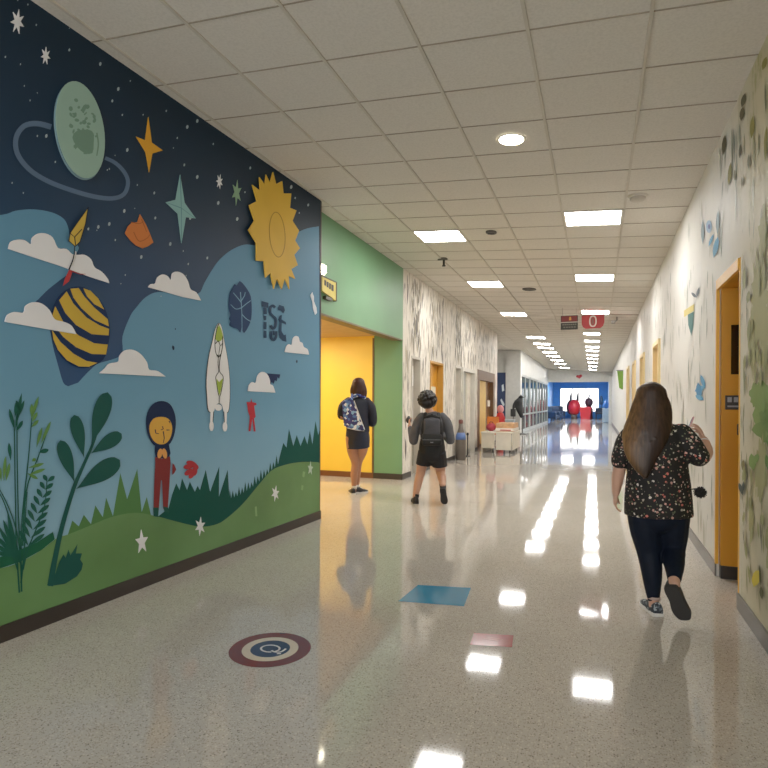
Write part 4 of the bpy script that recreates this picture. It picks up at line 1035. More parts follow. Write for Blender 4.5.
# legs
b.tube([(-.07, 0, .74), (-.06, .015, .55), (-.036, .02, .4), (-.02, -.015, .25), (-.008, -.02, .09), (-.006, -.01, .05)], [(.085, .09), (.085, .09), (.066, .07), (.055, .062), (.034, .038), (.033, .045)])
b.tube([(.1, 0, .74), (.115, .06, .55), (.108, .09, .42)], [(.085, .09), (.078, .088), (.065, .068)])
b.tube([(.108, .09, .42), (.108, -.04, .37), (.105, -.2, .295), (.105, -.245, .272)], [(.062, .065), (.058, .062), (.036, .038), (.034, .036)])
b.tube([(.105, -.235, .26), (.13, -.195, .175), (.155, -.16, .1)], [(.032, .03), (.03, .026), (.03, .02)])
b.tube([(-.006, -.03, .05), (-.02, .06, .04), (-.03, .13, .03)], [.032, .033, .028])
remesh(b, .0052, 4).build('body', M('#c99a82', .5, var=.05, scale=8), wo, True, False)
face(wo, HC, 1.0, -.1)
# leggings
b = B()
b.tube([(.015, 0, .86), (.015, .0, .74), (.02, 0, .66)], [(.175, .135), (.185, .142), (.17, .13)])
b.tube([(-.075, 0, .72), (-.062, .01, .56), (-.036, .018, .4), (-.02, -.018, .25), (-.01, -.02, .105)], [(.106, .115), (.104, .11), (.08, .082), (.064, .07), (.04, .043)])
b.tube([(.108, 0, .72), (.105, .045, .55), (.108, .08, .42)], [(.104, .115), (.1, .108), (.078, .08)])
b.tube([(.11, .085, .42), (.11, -.045, .37), (.107, -.19, .303)], [(.074, .074), (.067, .07), (.044, .045)])
remesh(b, .007, 5, folds(.004, 14, 6)).build('leggings', M('#07101f', .7, var=.2, scale=14, spec=.2), wo, True, False)
# blouse
n = NT('floral_fabric')
co = n.coords()
base = n.ramp(n.add('ShaderNodeTexNoise', _Scale=6.0).outputs['Fac'], [(.3, '#070404'), (.7, '#0e0908')])
def flw(scale, thr, rad, cols, prev, off):
    vo = n.add('ShaderNodeTexVoronoi', _Scale=scale); mp = n.coords((1, 1, 1), (.3, .2, .1), off); n.link(mp, vo.inputs['Vector'])
    nzz = n.add('ShaderNodeTexNoise', _Scale=scale * 2.4); n.link(mp, nzz.inputs['Vector'])
    sp = n.add('ShaderNodeSeparateColor'); n.link(vo.outputs['Color'], sp.inputs['Color'])
    d = n.math('ADD', vo.outputs['Distance'], n.math('MULTIPLY', n.math('SUBTRACT', nzz.outputs['Fac'], .5), .5))
    m = n.math('MULTIPLY', n.math('GREATER_THAN', sp.outputs['Red'], thr), n.math('LESS_THAN', d, rad))
    cr = n.ramp(sp.outputs['Green'], [(i / len(cols), c) for i, c in enumerate(cols)], 'CONSTANT')
    return n.mix(m, prev, cr)
c_ = flw(34, .28, .27, ['#b98a7e', '#d8cfc4', '#c46a5c', '#a9a092', '#d6a394'], base, (0, 0, 0))
c_ = flw(55, .4, .27, ['#5c6448', '#8d8a6c', '#6f4a44', '#bfb6a8'], c_, (3, 1, 2))
n.link(c_, n.b.inputs['Base Color']); n.b.inputs['Roughness'].default_value = .8
FLORAL = n.m
b = B()
b.tube([(.018, .0, .655), (.016, 0, .72), (.014, -.0, .85), (.01, -.0, 1.0), (.006, -.005, 1.13), (0, -.01, 1.21), (-.008, -.012, 1.265), (-.012, -.01, 1.29)], [(.212, .166), (.208, .164), (.197, .158), (.187, .145), (.19, .132), (.165, .11), (.1, .085), (.07, .07)], seg=28, flat=True)
b.tube([(-.14, -.01, 1.215), (-.185, -.012, 1.15), (-.212, -.01, 1.06), (-.22, -.006, 1.015)], [(.062, .075), (.07, .078), (.066, .075), (.064, .072)])
b.tube([(.15, -.01, 1.215), (.21, -.02, 1.14), (.25, -.03, 1.07)], [(.062, .075), (.07, .078), (.068, .074)])
b.tube([(.25, -.035, 1.065), (.272, .02, 1.065)], [.068, .06])
remesh(b, .008, 6, folds(.011, 8, 3.0)).build('blouse', FLORAL, wo, True, False)
# hair
b = B()
b.ell((-.028, .014, 1.46), (.094, .112, .096))
b.tube([(-.03, -.02, 1.47), (-.034, -.045, 1.38), (-.045, -.075, 1.29), (-.068, -.115, 1.2), (-.085, -.148, 1.1), (-.075, -.165, 1.0), (-.062, -.17, .93)], [(.098, .08), (.115, .075), (.132, .07), (.138, .055), (.112, .04), (.068, .028), (.02, .012)], seg=24)
for k in (-1, 1): b.tube([(-.03 + .06 * k, .03, 1.47), (-.03 + .092 * k, .02, 1.39), (-.035 + .1 * k, -.02, 1.3), (-.05 + .1 * k, -.07, 1.23)], [(.03, .045), (.032, .05), (.032, .05), (.02, .03)])
rd = random.Random(4)
for i in range(46):
    t = rd.uniform(-1, 1); x0 = -.03 + .075 * t; e_ = rd.uniform(.93, 1.12) + .09 * abs(t)
    b.tube([(x0, -.05, 1.495), (-.034 + .115 * t, -.105 + .04 * t * t, 1.38), (-.045 + .13 * t, -.14 + .05 * t * t, 1.28), (-.07 + .135 * t, -.165 + .04 * t * t, 1.18), (-.075 + .085 * t, -.185 + .02 * t * t, e_)], [.009, .012, .012, .01, .003], seg=6, sub=3)
hm = hairmat('long_brown_hair', '#1a0f0a', '#33211a', '#3e2b20', .95, 1.55, (-.2, -.045, '#86623a'))
remesh(b, .0058, 2).build('hair', hm, wo, True, False)
# shoes
n = NT('speckled_knit'); vo = n.add('ShaderNodeTexVoronoi', _Scale=70.0); n.link(n.coords(), vo.inputs['Vector']); sp = n.add('ShaderNodeSeparateColor'); n.link(vo.outputs['Color'], sp.inputs['Color'])
n.link(n.ramp(sp.outputs['Red'], [(0, '#2c333a'), (.45, '#59636a'), (.75, '#9aa3a6')], 'CONSTANT'), n.b.inputs['Base Color']); n.b.inputs['Roughness'].default_value = .8
shoe(wo, (.02, -.075, .0), (-.065, .15, 0), (0, 0, 1), .095, [n.m, M('#d8d6d0', .5), M('#3a4046', .7)], .07, label='grey speckled slip-on shoe planted on the floor')
shoe(wo, (.08, -.29, .262), (.168, -.19, .04), (.2, .9, .3), .105, [M('#2f3234', .7), M('#2c2a29', .75), M('#222222', .7)], .07, label='raised shoe showing its dark sole', sole_t=.024)
b = B(); b.tube([(-.008, -.02, .1), (-.007, -.02, .118)], [(.042, .045)] * 2, sub=1, seg=16, flat=True); b.build('ankle_band', M('#b9a094', .6), wo, True, False)
# watch, pom-pom, held phone
b = B()
for k in range(16):
    a0 = 2 * math.pi * k / 16; a1 = 2 * math.pi * (k + 1) / 16
    ax = Vector((.0, .1, .06)).normalized(); u_ = Vector((1, 0, 0)); v_ = ax.cross(u_).normalized(); c0 = Vector((.294, .095, 1.145))
    pt = lambda a, o: c0 + ax * o + (u_ * math.cos(a) + v_ * math.sin(a)) * .036
    b.quad(pt(a0, -.007), pt(a1, -.007), pt(a1, .007), pt(a0, .007))
b.build('bracelet', M('#dcd8d4', .3), wo, False, False)
b = B(); b.ell((.258, -.07, .835), (.033, .033, .033), seg=18, rings=12); rd = random.Random(1)
for i in range(120):
    d_ = Vector((rd.gauss(0, 1), rd.gauss(0, 1), rd.gauss(0, 1))).normalized(); c0 = Vector((.258, -.07, .835)); b.tube([c0 + d_ * .028, c0 + d_ * .041], [.003, .001], seg=4, sub=1, flat=True)
pp = b.build('pompom', M('#0f0d0d', .9), wo, False, False)
B().tube([(.2, -.06, .85), (.25, -.065, .86), (.258, -.07, .85)], [.004] * 3, seg=6).build('cord', M('#1a1716', .8), pp, False, False)
Rw = wm(wo)
ph = thing('phone', 'small pinkish phone held in the woman\'s raised right hand', 'phone', Rw @ Vector((.217, .225, 1.25)), math.radians(-4))
Rp = Matrix.Rotation(.35, 4, 'Y') @ Matrix.Rotation(-.5, 4, 'X')
B().rbox(-.006, .004, -.035, .035, -.065, .065, .003, Rp).build('case', M('#d3a3a3', .4), ph, False, False)
B().rbox(-.0075, -.0055, -.031, .031, -.06, .06, .0008, Rp).build('screen', M('#2b2b30', .1), ph, False, False)

# ------------------------------------------------------------ girl at the yellow alcove
gp = on_floor(357, 493.5)
gi = thing('person', 'girl with reddish-brown hair in navy jacket and short skirt by the yellow alcove', 'person', (gp.x, gp.y, 0), math.radians(23))
b = B(); HC = (.02, .03, 1.655)
head(b, HC, 1.08, .25)
b.tube([(.01, 0, 1.42), (.015, .005, 1.5), (.02, .01, 1.58)], [(.075, .06), (.052, .052), (.05, .052)])
b.tube([(0, 0, .85), (0, 0, 1.0), (0, 0, 1.15), (0, 0, 1.3), (.005, 0, 1.43), (.01, 0, 1.5)], [(.15, .11), (.145, .105), (.13, .1), (.15, .105), (.15, .09), (.07, .06)])
b.tube([(-.15, 0, 1.43), (-.235, .02, 1.31), (-.25, .05, 1.2), (-.18, .22, 1.22), (-.14, .26, 1.23)], [.05, .05, .046, .036, .03])
hand(b, (-.14, .26, 1.23), (.7, .6, .15), (0, -.2, -1), -1, .17, .5)
b.tube([(.16, 0, 1.43), (.212, -.01, 1.28), (.238, .0, 1.12), (.18, .15, 1.1), (.13, .24, 1.14)], [.05, .05, .046, .038, .03])
hand(b, (.13, .24, 1.14), (-.6, .6, .2), (-.3, .1, -1), 1, .17, .5)
b.tube([(-.085, 0, .86), (-.07, .02, .66), (-.03, .04, .47), (-.045, -.01, .3), (-.045, -.03, .1), (-.045, -.02, .06)], [(.1, .105), (.088, .095), (.062, .065), (.058, .064), (.036, .04), (.036, .045)])
b.tube([(.085, 0, .86), (.07, .07, .66), (.02, .13, .48), (-.0, .1, .3), (.0, .09, .1), (.0, .1, .06)], [(.1, .105), (.09, .095), (.064, .066), (.056, .062), (.036, .04), (.036, .045)])
b.tube([(-.045, -.04, .05), (-.08, .05, .04)], [.035, .03]); b.tube([(0, .08, .05), (.09, .12, .04)], [.035, .03])
remesh(b, .006, 5).build('body', M('#a9775c', .5, var=.05, scale=8), gi, True, False); face(gi, HC, 1.08, .25)
JK = M('#0d1426', .75, var=.2, scale=10)
b = B()
b.tube([(.005, 0, .96), (.005, 0, 1.05), (.0, 0, 1.2), (.0, 0, 1.33), (.005, 0, 1.44), (.01, 0, 1.5), (.012, 0, 1.54)], [(.185, .14), (.18, .138), (.168, .13), (.178, .13), (.165, .11), (.09, .08), (.07, .07)], seg=24, flat=True)
b.tube([(-.14, 0, 1.44), (-.22, .01, 1.36), (-.25, .03, 1.26), (-.238, .1, 1.2), (-.17, .22, 1.22)], [(.06, .07), (.066, .07), (.066, .07), (.058, .06), (.046, .046)])
b.tube([(.15, 0, 1.44), (.21, -.005, 1.34), (.238, -.005, 1.2), (.24, .02, 1.1), (.18, .15, 1.1), (.13, .23, 1.13)], [(.06, .07), (.068, .07), (.066, .07), (.06, .064), (.052, .052), (.044, .044)])
remesh(b, .008, 6, folds(.012, 9, 5)).build('jacket', JK, gi, True, False)
b = B()
b.tube([(.0, 0, 1.06), (.0, 0, .97), (.005, .012, .86), (.01, .035, .75), (.012, .04, .71)], [(.16, .125), (.178, .138), (.188, .16), (.182, .17), (.184, .172)], seg=24, flat=True)
remesh(b, .008, 3, folds(.006, 9, 5)).build('skirt', M('#0c1730', .7, var=.15, scale=10), gi, True, False)
b = B()
b.ell((.015, .018, 1.695), (.096, .112, .098))
b.tube([(.015, -.02, 1.72), (.018, -.04, 1.63), (.022, -.05, 1.56), (.03, -.05, 1.52)], [(.1, .085), (.112, .08), (.112, .07), (.08, .04)], seg=24)
b.tube([(.09, .03, 1.7), (.112, .02, 1.62), (.116, .0, 1.55), (.112, -.01, 1.46)], [(.03, .05), (.034, .055), (.034, .05), (.015, .025)])
b.tube([(-.06, .03, 1.7), (-.08, .02, 1.63), (-.088, .01, 1.57), (-.08, -.01, 1.53)], [(.03, .05), (.032, .05), (.028, .045), (.012, .02)])
rd = random.Random(6)
for i in range(40):
    t = rd.uniform(-1, 1); b.tube([(.015 + .08 * t, -.05, 1.755), (.018 + .106 * t, -.1 + .04 * t * t, 1.66), (.022 + .112 * t, -.112 + .05 * t * t, 1.58), (.03 + .108 * t, -.1 + .05 * t * t, rd.uniform(1.5, 1.55) - .04 * max(0, t))], [.009, .012, .011, .003], seg=6, sub=3)
remesh(b, .0065, 2).build('hair', hairmat('auburn_hair', '#24100c', '#3e1a11', '#34160f', 1.3, 1.8), gi, True, False)
BS = [M('#16171b', .5), M('#d8d6d2', .5), M('#e2e0dc', .6)]
shoe(gi, (-.055, -.1, 0), (-.1, .15, 0), (0, 0, 1), .1, BS, .075, label='black and white low shoe, heel towards the viewer')
shoe(gi, (-.03, .04, 0), (.17, .12, 0), (0, 0, 1), .1, BS, .075, label='black and white low shoe turned to the right')
b = B(); b.tube([(-.045, -.03, .075), (-.045, -.03, .125)], [(.042, .046)] * 2, sub=1, seg=14, flat=True); b.build('sock', M('#d9d2cc', .8), gi, True, False)
b = B(); b.tube([(.0, .09, .075), (.0, .09, .125)], [(.042, .046)] * 2, sub=1, seg=14, flat=True); b.build('sock', M('#d9d2cc', .8), gi, True, False)
n = NT('blue_print_fabric'); vo = n.add('ShaderNodeTexVoronoi', _Scale=26.0); n.link(n.coords(), vo.inputs['Vector']); sp = n.add('ShaderNodeSeparateColor'); n.link(vo.outputs['Color'], sp.inputs['Color'])
n.link(n.ramp(sp.outputs['Red'], [(0, '#27306e'), (.3, '#4a6fb0'), (.52, '#3a2f78'), (.7, '#7fb0d8'), (.86, '#dfe6ee')], 'CONSTANT'), n.b.inputs['Base Color']); n.b.inputs['Roughness'].default_value = .6
PRINT = n.m
b = B()
b.tube([(-.085, -.06, 1.5), (.01, -.09, 1.535), (.1, -.06, 1.5)], [(.03, .028), (.034, .03), (.03, .028)], side=(0, 0, 1))
b.tube([(-.085, -.06, 1.5), (-.1, .02, 1.47), (-.07, .08, 1.42)], [.028, .03, .022], side=(0, 0, 1)); b.tube([(.1, -.06, 1.5), (.11, .02, 1.47), (.08, .08, 1.42)], [.028, .03, .022], side=(0, 0, 1))
remesh(b, .008, 3).build('patterned_collar', PRINT, gi, True, False)
# sling bag
Rg = wm(gi)
bg = thing('sling_bag', 'triangular blue and white patterned sling bag on the back of the girl in navy', 'bag', Rg @ Vector((-.1, -.2, 1.02)), math.radians(23))
o = Vector((-.1, -.2, 1.02))
pz = lambda x, z, y=0: Vector((x, y, z)) - o
b = B(); b.prism([pz(x, z, -.15) for x, z in [(-.235, 1.42), (-.09, 1.5), (-.055, 1.42), (.03, 1.2), (.115, 1.0), (.09, .985), (-.15, 1.03), (-.205, 1.06)]], (0, -.1, 0)); sb = b.build('bag_body', PRINT, bg, False, False)
bv = sb.modifiers.new('bevel', 'BEVEL'); bv.width = .025; bv.segments = 3; bv.limit_method = 'ANGLE'
b = B(); b.tube([pz(-.08, 1.47, -.2), pz(-.085, 1.54, -.1), pz(-.08, 1.545, -.02), pz(-.06, 1.5, .1), pz(.0, 1.35, .15)], [(.018, .005)] * 5, side=(1, 0, 0)); b.build('strap', M('#3a4a86', .7), bg, True, False)
b = B(); b.tube([pz(-.05, 1.44, -.256), pz(.03, 1.22, -.258), pz(.11, 1.01, -.256)], [.006] * 3, seg=8); b.tube([pz(.1, .985, -.2), pz(-.02, 1.0, -.256), pz(-.15, 1.03, -.256)], [.005] * 3, seg=8); b.build('piping', M('#c9cdd4', .6), bg, True, False)

# ------------------------------------------------------------ dark-haired walker with a harness pack
bp_ = on_floor(431.5, 502.5)
bo = thing('person', 'person with short dark curly hair, grey top and black shorts, wearing a backpack', 'person', (bp_.x, bp_.y, 0), math.radians(15.6))
b = B(); HC = (-.06, .04, 1.45)
head(b, HC, 1.02, .35)
b.tube([(-.02, 0, 1.22), (-.035, .0, 1.29), (-.05, .02, 1.37)], [(.075, .062), (.055, .055), (.052, .055)])
b.tube([(0, 0, .82), (0, 0, .9), (0, 0, 1.05), (0, 0, 1.17), (-.005, 0, 1.25)], [(.16, .12), (.15, .11), (.15, .1), (.155, .095), (.08, .06)])
b.tube([(-.15, 0, 1.21), (-.225, .0, 1.05), (-.262, .02, .87), (-.3, .13, .98), (-.325, .2, 1.08)], [.05, .05, .045, .036, .028])
hand(b, (-.325, .2, 1.08), (-.05, .3, .7), (.9, .2, 0), 1, .165, .6)
b.tube([(.16, 0, 1.21), (.235, -.01, 1.05), (.262, .01, .89), (.2, .17, .93), (.15, .24, .98)], [.05, .05, .045, .036, .028])
hand(b, (.15, .24, .98), (-.5, .6, .3), (-.4, .1, -1), 1, .165, .6)
b.tube([(-.085, 0, .68), (-.125, .05, .58), (-.155, .05, .43), (-.19, .0, .28), (-.225, -.05, .1), (-.225, -.05, .06)], [(.1, .105), (.09, .095), (.066, .07), (.06, .066), (.04, .043), (.038, .045)])
b.tube([(.085, 0, .68), (.11, .05, .57), (.13, .07, .42), (.145, -.07, .36), (.155, -.2, .28)], [(.1, .105), (.09, .095), (.068, .07), (.06, .065), (.04, .042)])
b.tube([(.155, -.2, .28), (.163, -.18, .18), (.167, -.14, .1)], [.036, .032, .026]); b.tube([(-.225, -.06, .05), (-.235, .06, .04)], [.035, .03])
remesh(b, .006, 5).build('body', M('#b98a70', .5, var=.05, scale=8), bo, True, False); face(bo, HC, 1.02, .35)
GT = M('#4c4c50', .85, var=.18, scale=12)
b = B()
b.tube([(0, 0, .8), (0, 0, .9), (0, 0, 1.04), (0, 0, 1.16), (-.003, 0, 1.24), (-.01, 0, 1.285)], [(.168, .13), (.165, .128), (.168, .125), (.172, .118), (.11, .085), (.07, .068)], seg=24, flat=True)
b.tube([(-.14, 0, 1.22), (-.205, -.005, 1.12), (-.245, .0, .98), (-.26, .02, .865), (-.285, .09, .93), (-.315, .17, 1.04)], [(.062, .07), (.068, .072), (.066, .07), (.06, .062), (.052, .052), (.042, .042)])
b.tube([(.15, 0, 1.22), (.215, -.008, 1.12), (.25, -.005, .99), (.265, .01, .885), (.21, .14, .92), (.16, .22, .965)], [(.062, .07), (.068, .072), (.066, .07), (.062, .062), (.052, .052), (.042, .042)])
remesh(b, .008, 6, folds(.011, 10, 6)).build('grey_top', GT, bo, True, False)
b = B()
b.tube([(0, 0, .88), (0, 0, .78), (.0, 0, .7)], [(.172, .135), (.185, .15), (.18, .145)], seg=24)
b.tube([(-.088, 0, .72), (-.108, .03, .6), (-.118, .04, .53)], [(.112, .125), (.112, .12), (.11, .116)], flat=True); b.tube([(.09, 0, .72), (.105, .03, .6), (.112, .045, .51)], [(.112, .125), (.11, .12), (.108, .114)], flat=True)
remesh(b, .008, 5, folds(.007, 9, 5)).build('shorts', M('#07090e', .8, var=.2, scale=10), bo, True, False)
b = B(); rd = random.Random(12)
b.ell((-.068, .0, 1.485), (.125, .125, .11)); b.ell((-.07, -.03, 1.42), (.115, .1, .09))
for i in range(110):
    d_ = Vector((rd.gauss(0, 1), rd.gauss(0, 1) - .4, rd.gauss(0, 1) + .2)).normalized()
    if d_.y > .55 and d_.z < .4: continue
    b.ell(Vector((-.068, -.005, 1.465)) + Vector((d_.x * .125, d_.y * .122, d_.z * .118)), (.024, .024, .024), seg=8, rings=6)
remesh(b, .0075, 2).build('hair', hairmat('dark_curly_hair', '#080504', '#0f0908', '#140d0a', 1.3, 1.6), bo, True, False)
BK = [M('#121214', .6), M('#1d1c1c', .7), M('#2a2a2a', .7)]
shoe(bo, (-.215, -.13, 0), (-.25, .13, 0), (0, 0, 1), .105, BK, .085, label='black shoe planted flat on the floor')
shoe(bo, (.15, -.262, .235), (.182, -.16, .01), (.1, .9, .4), .1, BK, .085, label='raised black shoe with its toe on the floor')
b = B(); b.tube([(.15, -.13, .31), (.155, -.19, .26), (.16, -.2, .2)], [(.046, .048), (.045, .046), (.044, .044)]); b.build('sock', M('#141416', .9), bo, True, False)
b = B(); b.tube([(-.222, -.05, .08), (-.215, -.045, .125)], [(.043, .046)] * 2, sub=1, flat=True); b.build('sock', M('#141416', .9), bo, True, False)
Rb = wm(bo)
bk = thing('backpack', 'grey and black harness backpack on the back of the dark-haired walker', 'backpack', Rb @ Vector((0, -.17, .82)), math.radians(15.6))
o = Vector((0, -.17, .82)); pz = lambda x, y, z: Vector((x, y, z)) - o
b = B(); b.rbox(-.115, .115, -.19, -.1, .95, 1.2, .035); [None for _ in [0]]
b.v = [p - o for p in b.v]; b.build('main_panel', M('#414146', .85, var=.2, scale=10), bk, True, False)
b = B(); b.rbox(-.14, .14, -.2, -.1, .82, .99, .035); b.v = [p - o for p in b.v]; b.build('lower_pocket', M('#060607', .7), bk, True, False)
for k in (-1, 1):
    b = B(); b.tube([pz(.13 * k, -.13, .93), pz(.125 * k, -.15, 1.05), pz(.105 * k, -.14, 1.18), pz(.09 * k, -.06, 1.275), pz(.1 * k, .06, 1.24), pz(.12 * k, .13, 1.1)], [(.022, .006)] * 6, side=(1, 0, 0)); b.build('shoulder_strap', M('#070708', .7), bk, True, False)
b = B(); b.tube([pz(-.11, -.13, 1.2), pz(0, -.15, 1.235), pz(.11, -.13, 1.2)], [(.02, .006)] * 3, side=(0, 0, 1)); b.tube([pz(-.03, -.15, 1.23), pz(0, -.17, 1.26), pz(.03, -.15, 1.23)], [.006] * 3, seg=8); b.build('grab_handle', M('#060607', .7), bk, True, False)
b = B(); b.box(-.13, .13, -.204, -.2, .9, .906).box(-.02, .02, -.206, -.2, .86, .875); b.v = [p - o for p in b.v]; b.build('zip', M('#6a6a6c', .4, .6), bk, False, False)
kk = Rb @ Vector((-.34, .26, 1.16))
cb = thing('ball', 'small dark ball-shaped object held up in the left hand of the dark-haired walker', 'ball', kk - Vector((0, 0, .045)))
B().ell(kk, (.042, .042, .05), seg=18, rings=12).build('ball_body', M('#26262a', .5), cb, True)
B().lathe(kk.x, kk.y, [(.018, kk.z + .045), (.018, kk.z + .056), (.008, kk.z + .06)], 12).build('cap', M('#4a4a4e', .4), cb, True)
# ================================================================== THINGS DOWN THE CORRIDOR
# bottle-shaped bin, stanchion
x, y = -3.2, 14.1
t = thing('bottle_bin', 'tall brown-grey bottle-shaped bin with a blue label against the left wall', 'bin', (x, y, 0))
B().lathe(x, y, [(.12, 0), (.13, .03), (.13, .5), (.125, .58), (.095, .68), (.06, .78), (.05, .9)], 24).build('bottle_body', M('#5c544c', .4, var=.15), t, True)
B().lathe(x, y, [(.055, .9), (.058, .98), (.04, 1.0)], 16).build('cap', M('#6b3a32', .4), t, True)
B().lathe(x, y, [(.1325, .5), (.128, .585), (.1, .675), (.0985, .675), (.12, .58), (.129, .5)], 24).build('label_band', M('#4f6da8', .4), t, True)
x, y = -3.22, 15.0
t = thing('post', 'thin black post standing against the grey double door', 'post', (x, y, 0))
B().lathe(x, y, [(.07, 0), (.07, .02), (.02, .03)], 16).build('base', M('#1a1a1a', .5), t, True)
B().cyl(x, y, .02, .56, .018).lathe(x, y, [(.03, .56), (.032, .6), (.02, .63)], 12).build('shaft', M('#1c1c1c', .5), t, True)

# trolley table
def P3(px, py, Y):
    d = ray(px, py); k = Y / d[1]; return Vector((d[0] * k, Y, H + d[2] * k))
t = thing('trolley', 'cream trolley table on castors beside the left wall', 'trolley', (-2.65, 16.9, 0))
CRM = M('#cfc4ae', .5); CRM2 = M('#dcd4c2', .5)
B().rbox(-3.1, -2.2, 16.2, 17.8, .56, .6, .01).build('table_top', CRM2, t)
B().box(-3.08, -2.72, 16.22, 16.26, .14, .56).build('front_panel', CRM, t)
B().box(-2.68, -2.26, 16.22, 16.26, .1, .56).build('front_panel', CRM2, t)
B().box(-2.24, -2.21, 16.24, 17.76, .1, .56).build('side_panel', CRM2, t)
B().box(-3.09, -3.06, 16.24, 17.76, .0, .56).build('side_panel', CRM, t)
B().box(-3.05, -2.25, 16.3, 17.7, .2, .23).build('shelf', CRM, t)
for x, y in [(-2.76, 16.3), (-2.3, 16.3), (-2.3, 17.7), (-3.0, 17.6)]:
    w = B().box(x - .03, x + .03, y - .03, y + .03, .08, .16).build('castor', M('#6f6a62', .4, .5), t)
    b = B(); b.tube([(x - .018, y, .045), (x + .018, y, .045)], [.045, .045], seg=16, sub=1, flat=True); b.build('wheel', M('#3a3632', .6), w, True)
# things on the trolley
tb = thing('box', 'low tan and white patterned box on the trolley top', 'box', (-2.45, 16.9, .6))
B().rbox(-2.72, -2.22, 16.5, 17.5, .602, .84, .01).build('box_body', M('#c99a6c', .6, var=.2, scale=9), tb)
B().box(-2.73, -2.21, 16.49, 17.51, .62, .7).build('white_band', M('#e4ddd2', .5), tb)
B().box(-2.6, -2.3, 16.484, 16.49, .63, .66).build('red_mark', M('#b8403a', .5), tb)
rb = thing('bag', 'dark red rounded bag on the trolley beside the tan box', 'bag', (-2.88, 16.6, .6))
b = B(); b.ell((-2.88, 16.6, .72), (.14, .14, .118), seg=20, rings=14); b.build('bag_body', M('#a02a38', .6, var=.12), rb, True)
b = B(); b.tube([(-2.94, 16.6, .81), (-2.9, 16.6, .87), (-2.84, 16.6, .86), (-2.82, 16.6, .8)], [.012] * 4, seg=8); b.build('handle', M('#7c1f2c', .6), rb, True)
gb = thing('container', 'clear blue-grey container behind the box on the trolley', 'container', (-2.35, 17.6, .6))
B().rbox(-2.62, -2.35, 17.52, 17.78, .602, .9, .02).build('container_body', M('#8fa3ac', .2), gb)
B().rbox(-2.63, -2.34, 17.51, 17.79, .89, .92, .006).build('lid', M('#a9bac0', .3), gb)
# orange chair
cx_, cy_ = -3.12, 18.15
t = thing('chair', 'orange plastic chair between the trolley and the papered wall', 'chair', (cx_, cy_, 0))
OR = M('#d96a1e', .4)
B().rbox(cx_ - .19, cx_ + .19, cy_ - .2, cy_ + .2, .43, .47, .015).build('seat', OR, t)
B().rbox(cx_ - .19, cx_ + .19, cy_ + .16, cy_ + .2, .56, .98, .018).build('backrest', M('#e08032', .4), t)
B().box(cx_ - .17, cx_ - .13, cy_ + .16, cy_ + .19, .47, .58).box(cx_ + .13, cx_ + .17, cy_ + .16, cy_ + .19, .47, .58).build('back_posts', OR, t)
for x, y in [(-.16, -.17), (.16, -.17), (-.16, .17), (.16, .17)]: B().cyl(cx_ + x, cy_ + y, 0, .43, .016, seg=10).build('leg', M('#b05a22', .4), t)
# red figure
x, y = -2.93, 18.6
t = thing('mannequin', 'tall red standing figure with a round pink head behind the trolley', 'mannequin', (x, y, 0))
B().lathe(x, y, [(.16, 0), (.16, .05), (.1, .08), (.095, .4), (.11, .7), (.12, .98), (.1, 1.08), (.05, 1.12)], 22).build('figure_body', M('#c62a30', .4), t, True)
b = B(); b.ell((x, y, 1.22), (.11, .11, .13), seg=20, rings=14); b.build('head', M('#dd8f94', .4), t, True)
b = B(); b.tube([(x + .1, y, .98), (x + .14, y - .05, .82), (x + .1, y - .11, .7)], [.035, .032, .028]); b.build('arm', M('#b3242a', .4), t, True)
b = B(); b.tube([(x - .1, y, .98), (x - .14, y - .05, .82), (x - .1, y - .11, .7)], [.035, .032, .028]); b.build('arm', M('#b3242a', .4), t, True)
# coat stand by the pier
x, y = -3.2, 26.6
t = thing('coat_stand', 'slim dark coat stand in front of the white pier corner', 'stand', (x, y, 0))
B().lathe(x, y, [(.22, 0), (.22, .03), (.03, .06)], 20).build('base', M('#2e2f2c', .5), t, True)
B().cyl(x, y, .04, 1.75, .03).build('pole', M('#4a4d48', .5), t, True)
b = B()
for a in (0, 2.1, 4.2): b.tube([(x, y, 1.66), (x + .12 * math.cos(a), y + .12 * math.sin(a), 1.7), (x + .16 * math.cos(a), y + .16 * math.sin(a), 1.78)], [.015] * 3, seg=8)
b.build('hook', M('#4a4d48', .5), t, True)
t2 = thing('coat', 'black coat hanging on the slim coat stand', 'coat', (x - .1, y - .12, .75))
b = B(); b.tube([(x - .06, y - .1, 1.66), (x - .16, y - .14, 1.45), (x - .12, y - .16, 1.15), (x - .02, y - .12, .8)], [(.07, .05), (.17, .09), (.15, .09), (.08, .06)], seg=18)
b.tube([(x - .28, y - .14, 1.5), (x - .36, y - .16, 1.32), (x - .38, y - .18, 1.12)], [.06, .06, .045])
remesh(b, .02, 3, folds(.03, 5, 5)).build('coat_body', M('#15181a', .8), t2, True)
b = B(); b.tube([(x - .12, y - .14, 1.68), (x - .06, y - .17, 1.72), (x, y - .1, 1.7)], [.045] * 3); b.build('collar', M('#23282a', .8), t2, True)
sm = thing('speaker', 'small black box speaker standing on the floor beside the coat stand', 'speaker', (-3.62, 26.6, 0))
B().rbox(-3.72, -3.5, 26.5, 26.75, .8, 1.15, .02).build('cabinet', M('#17191a', .5), sm)
B().cyl(-3.61, 26.62, .02, .8, .02).lathe(-3.61, 26.62, [(.14, 0), (.14, .03), (.03, .05)], 16).build('stand', M('#222425', .5), sm, True)

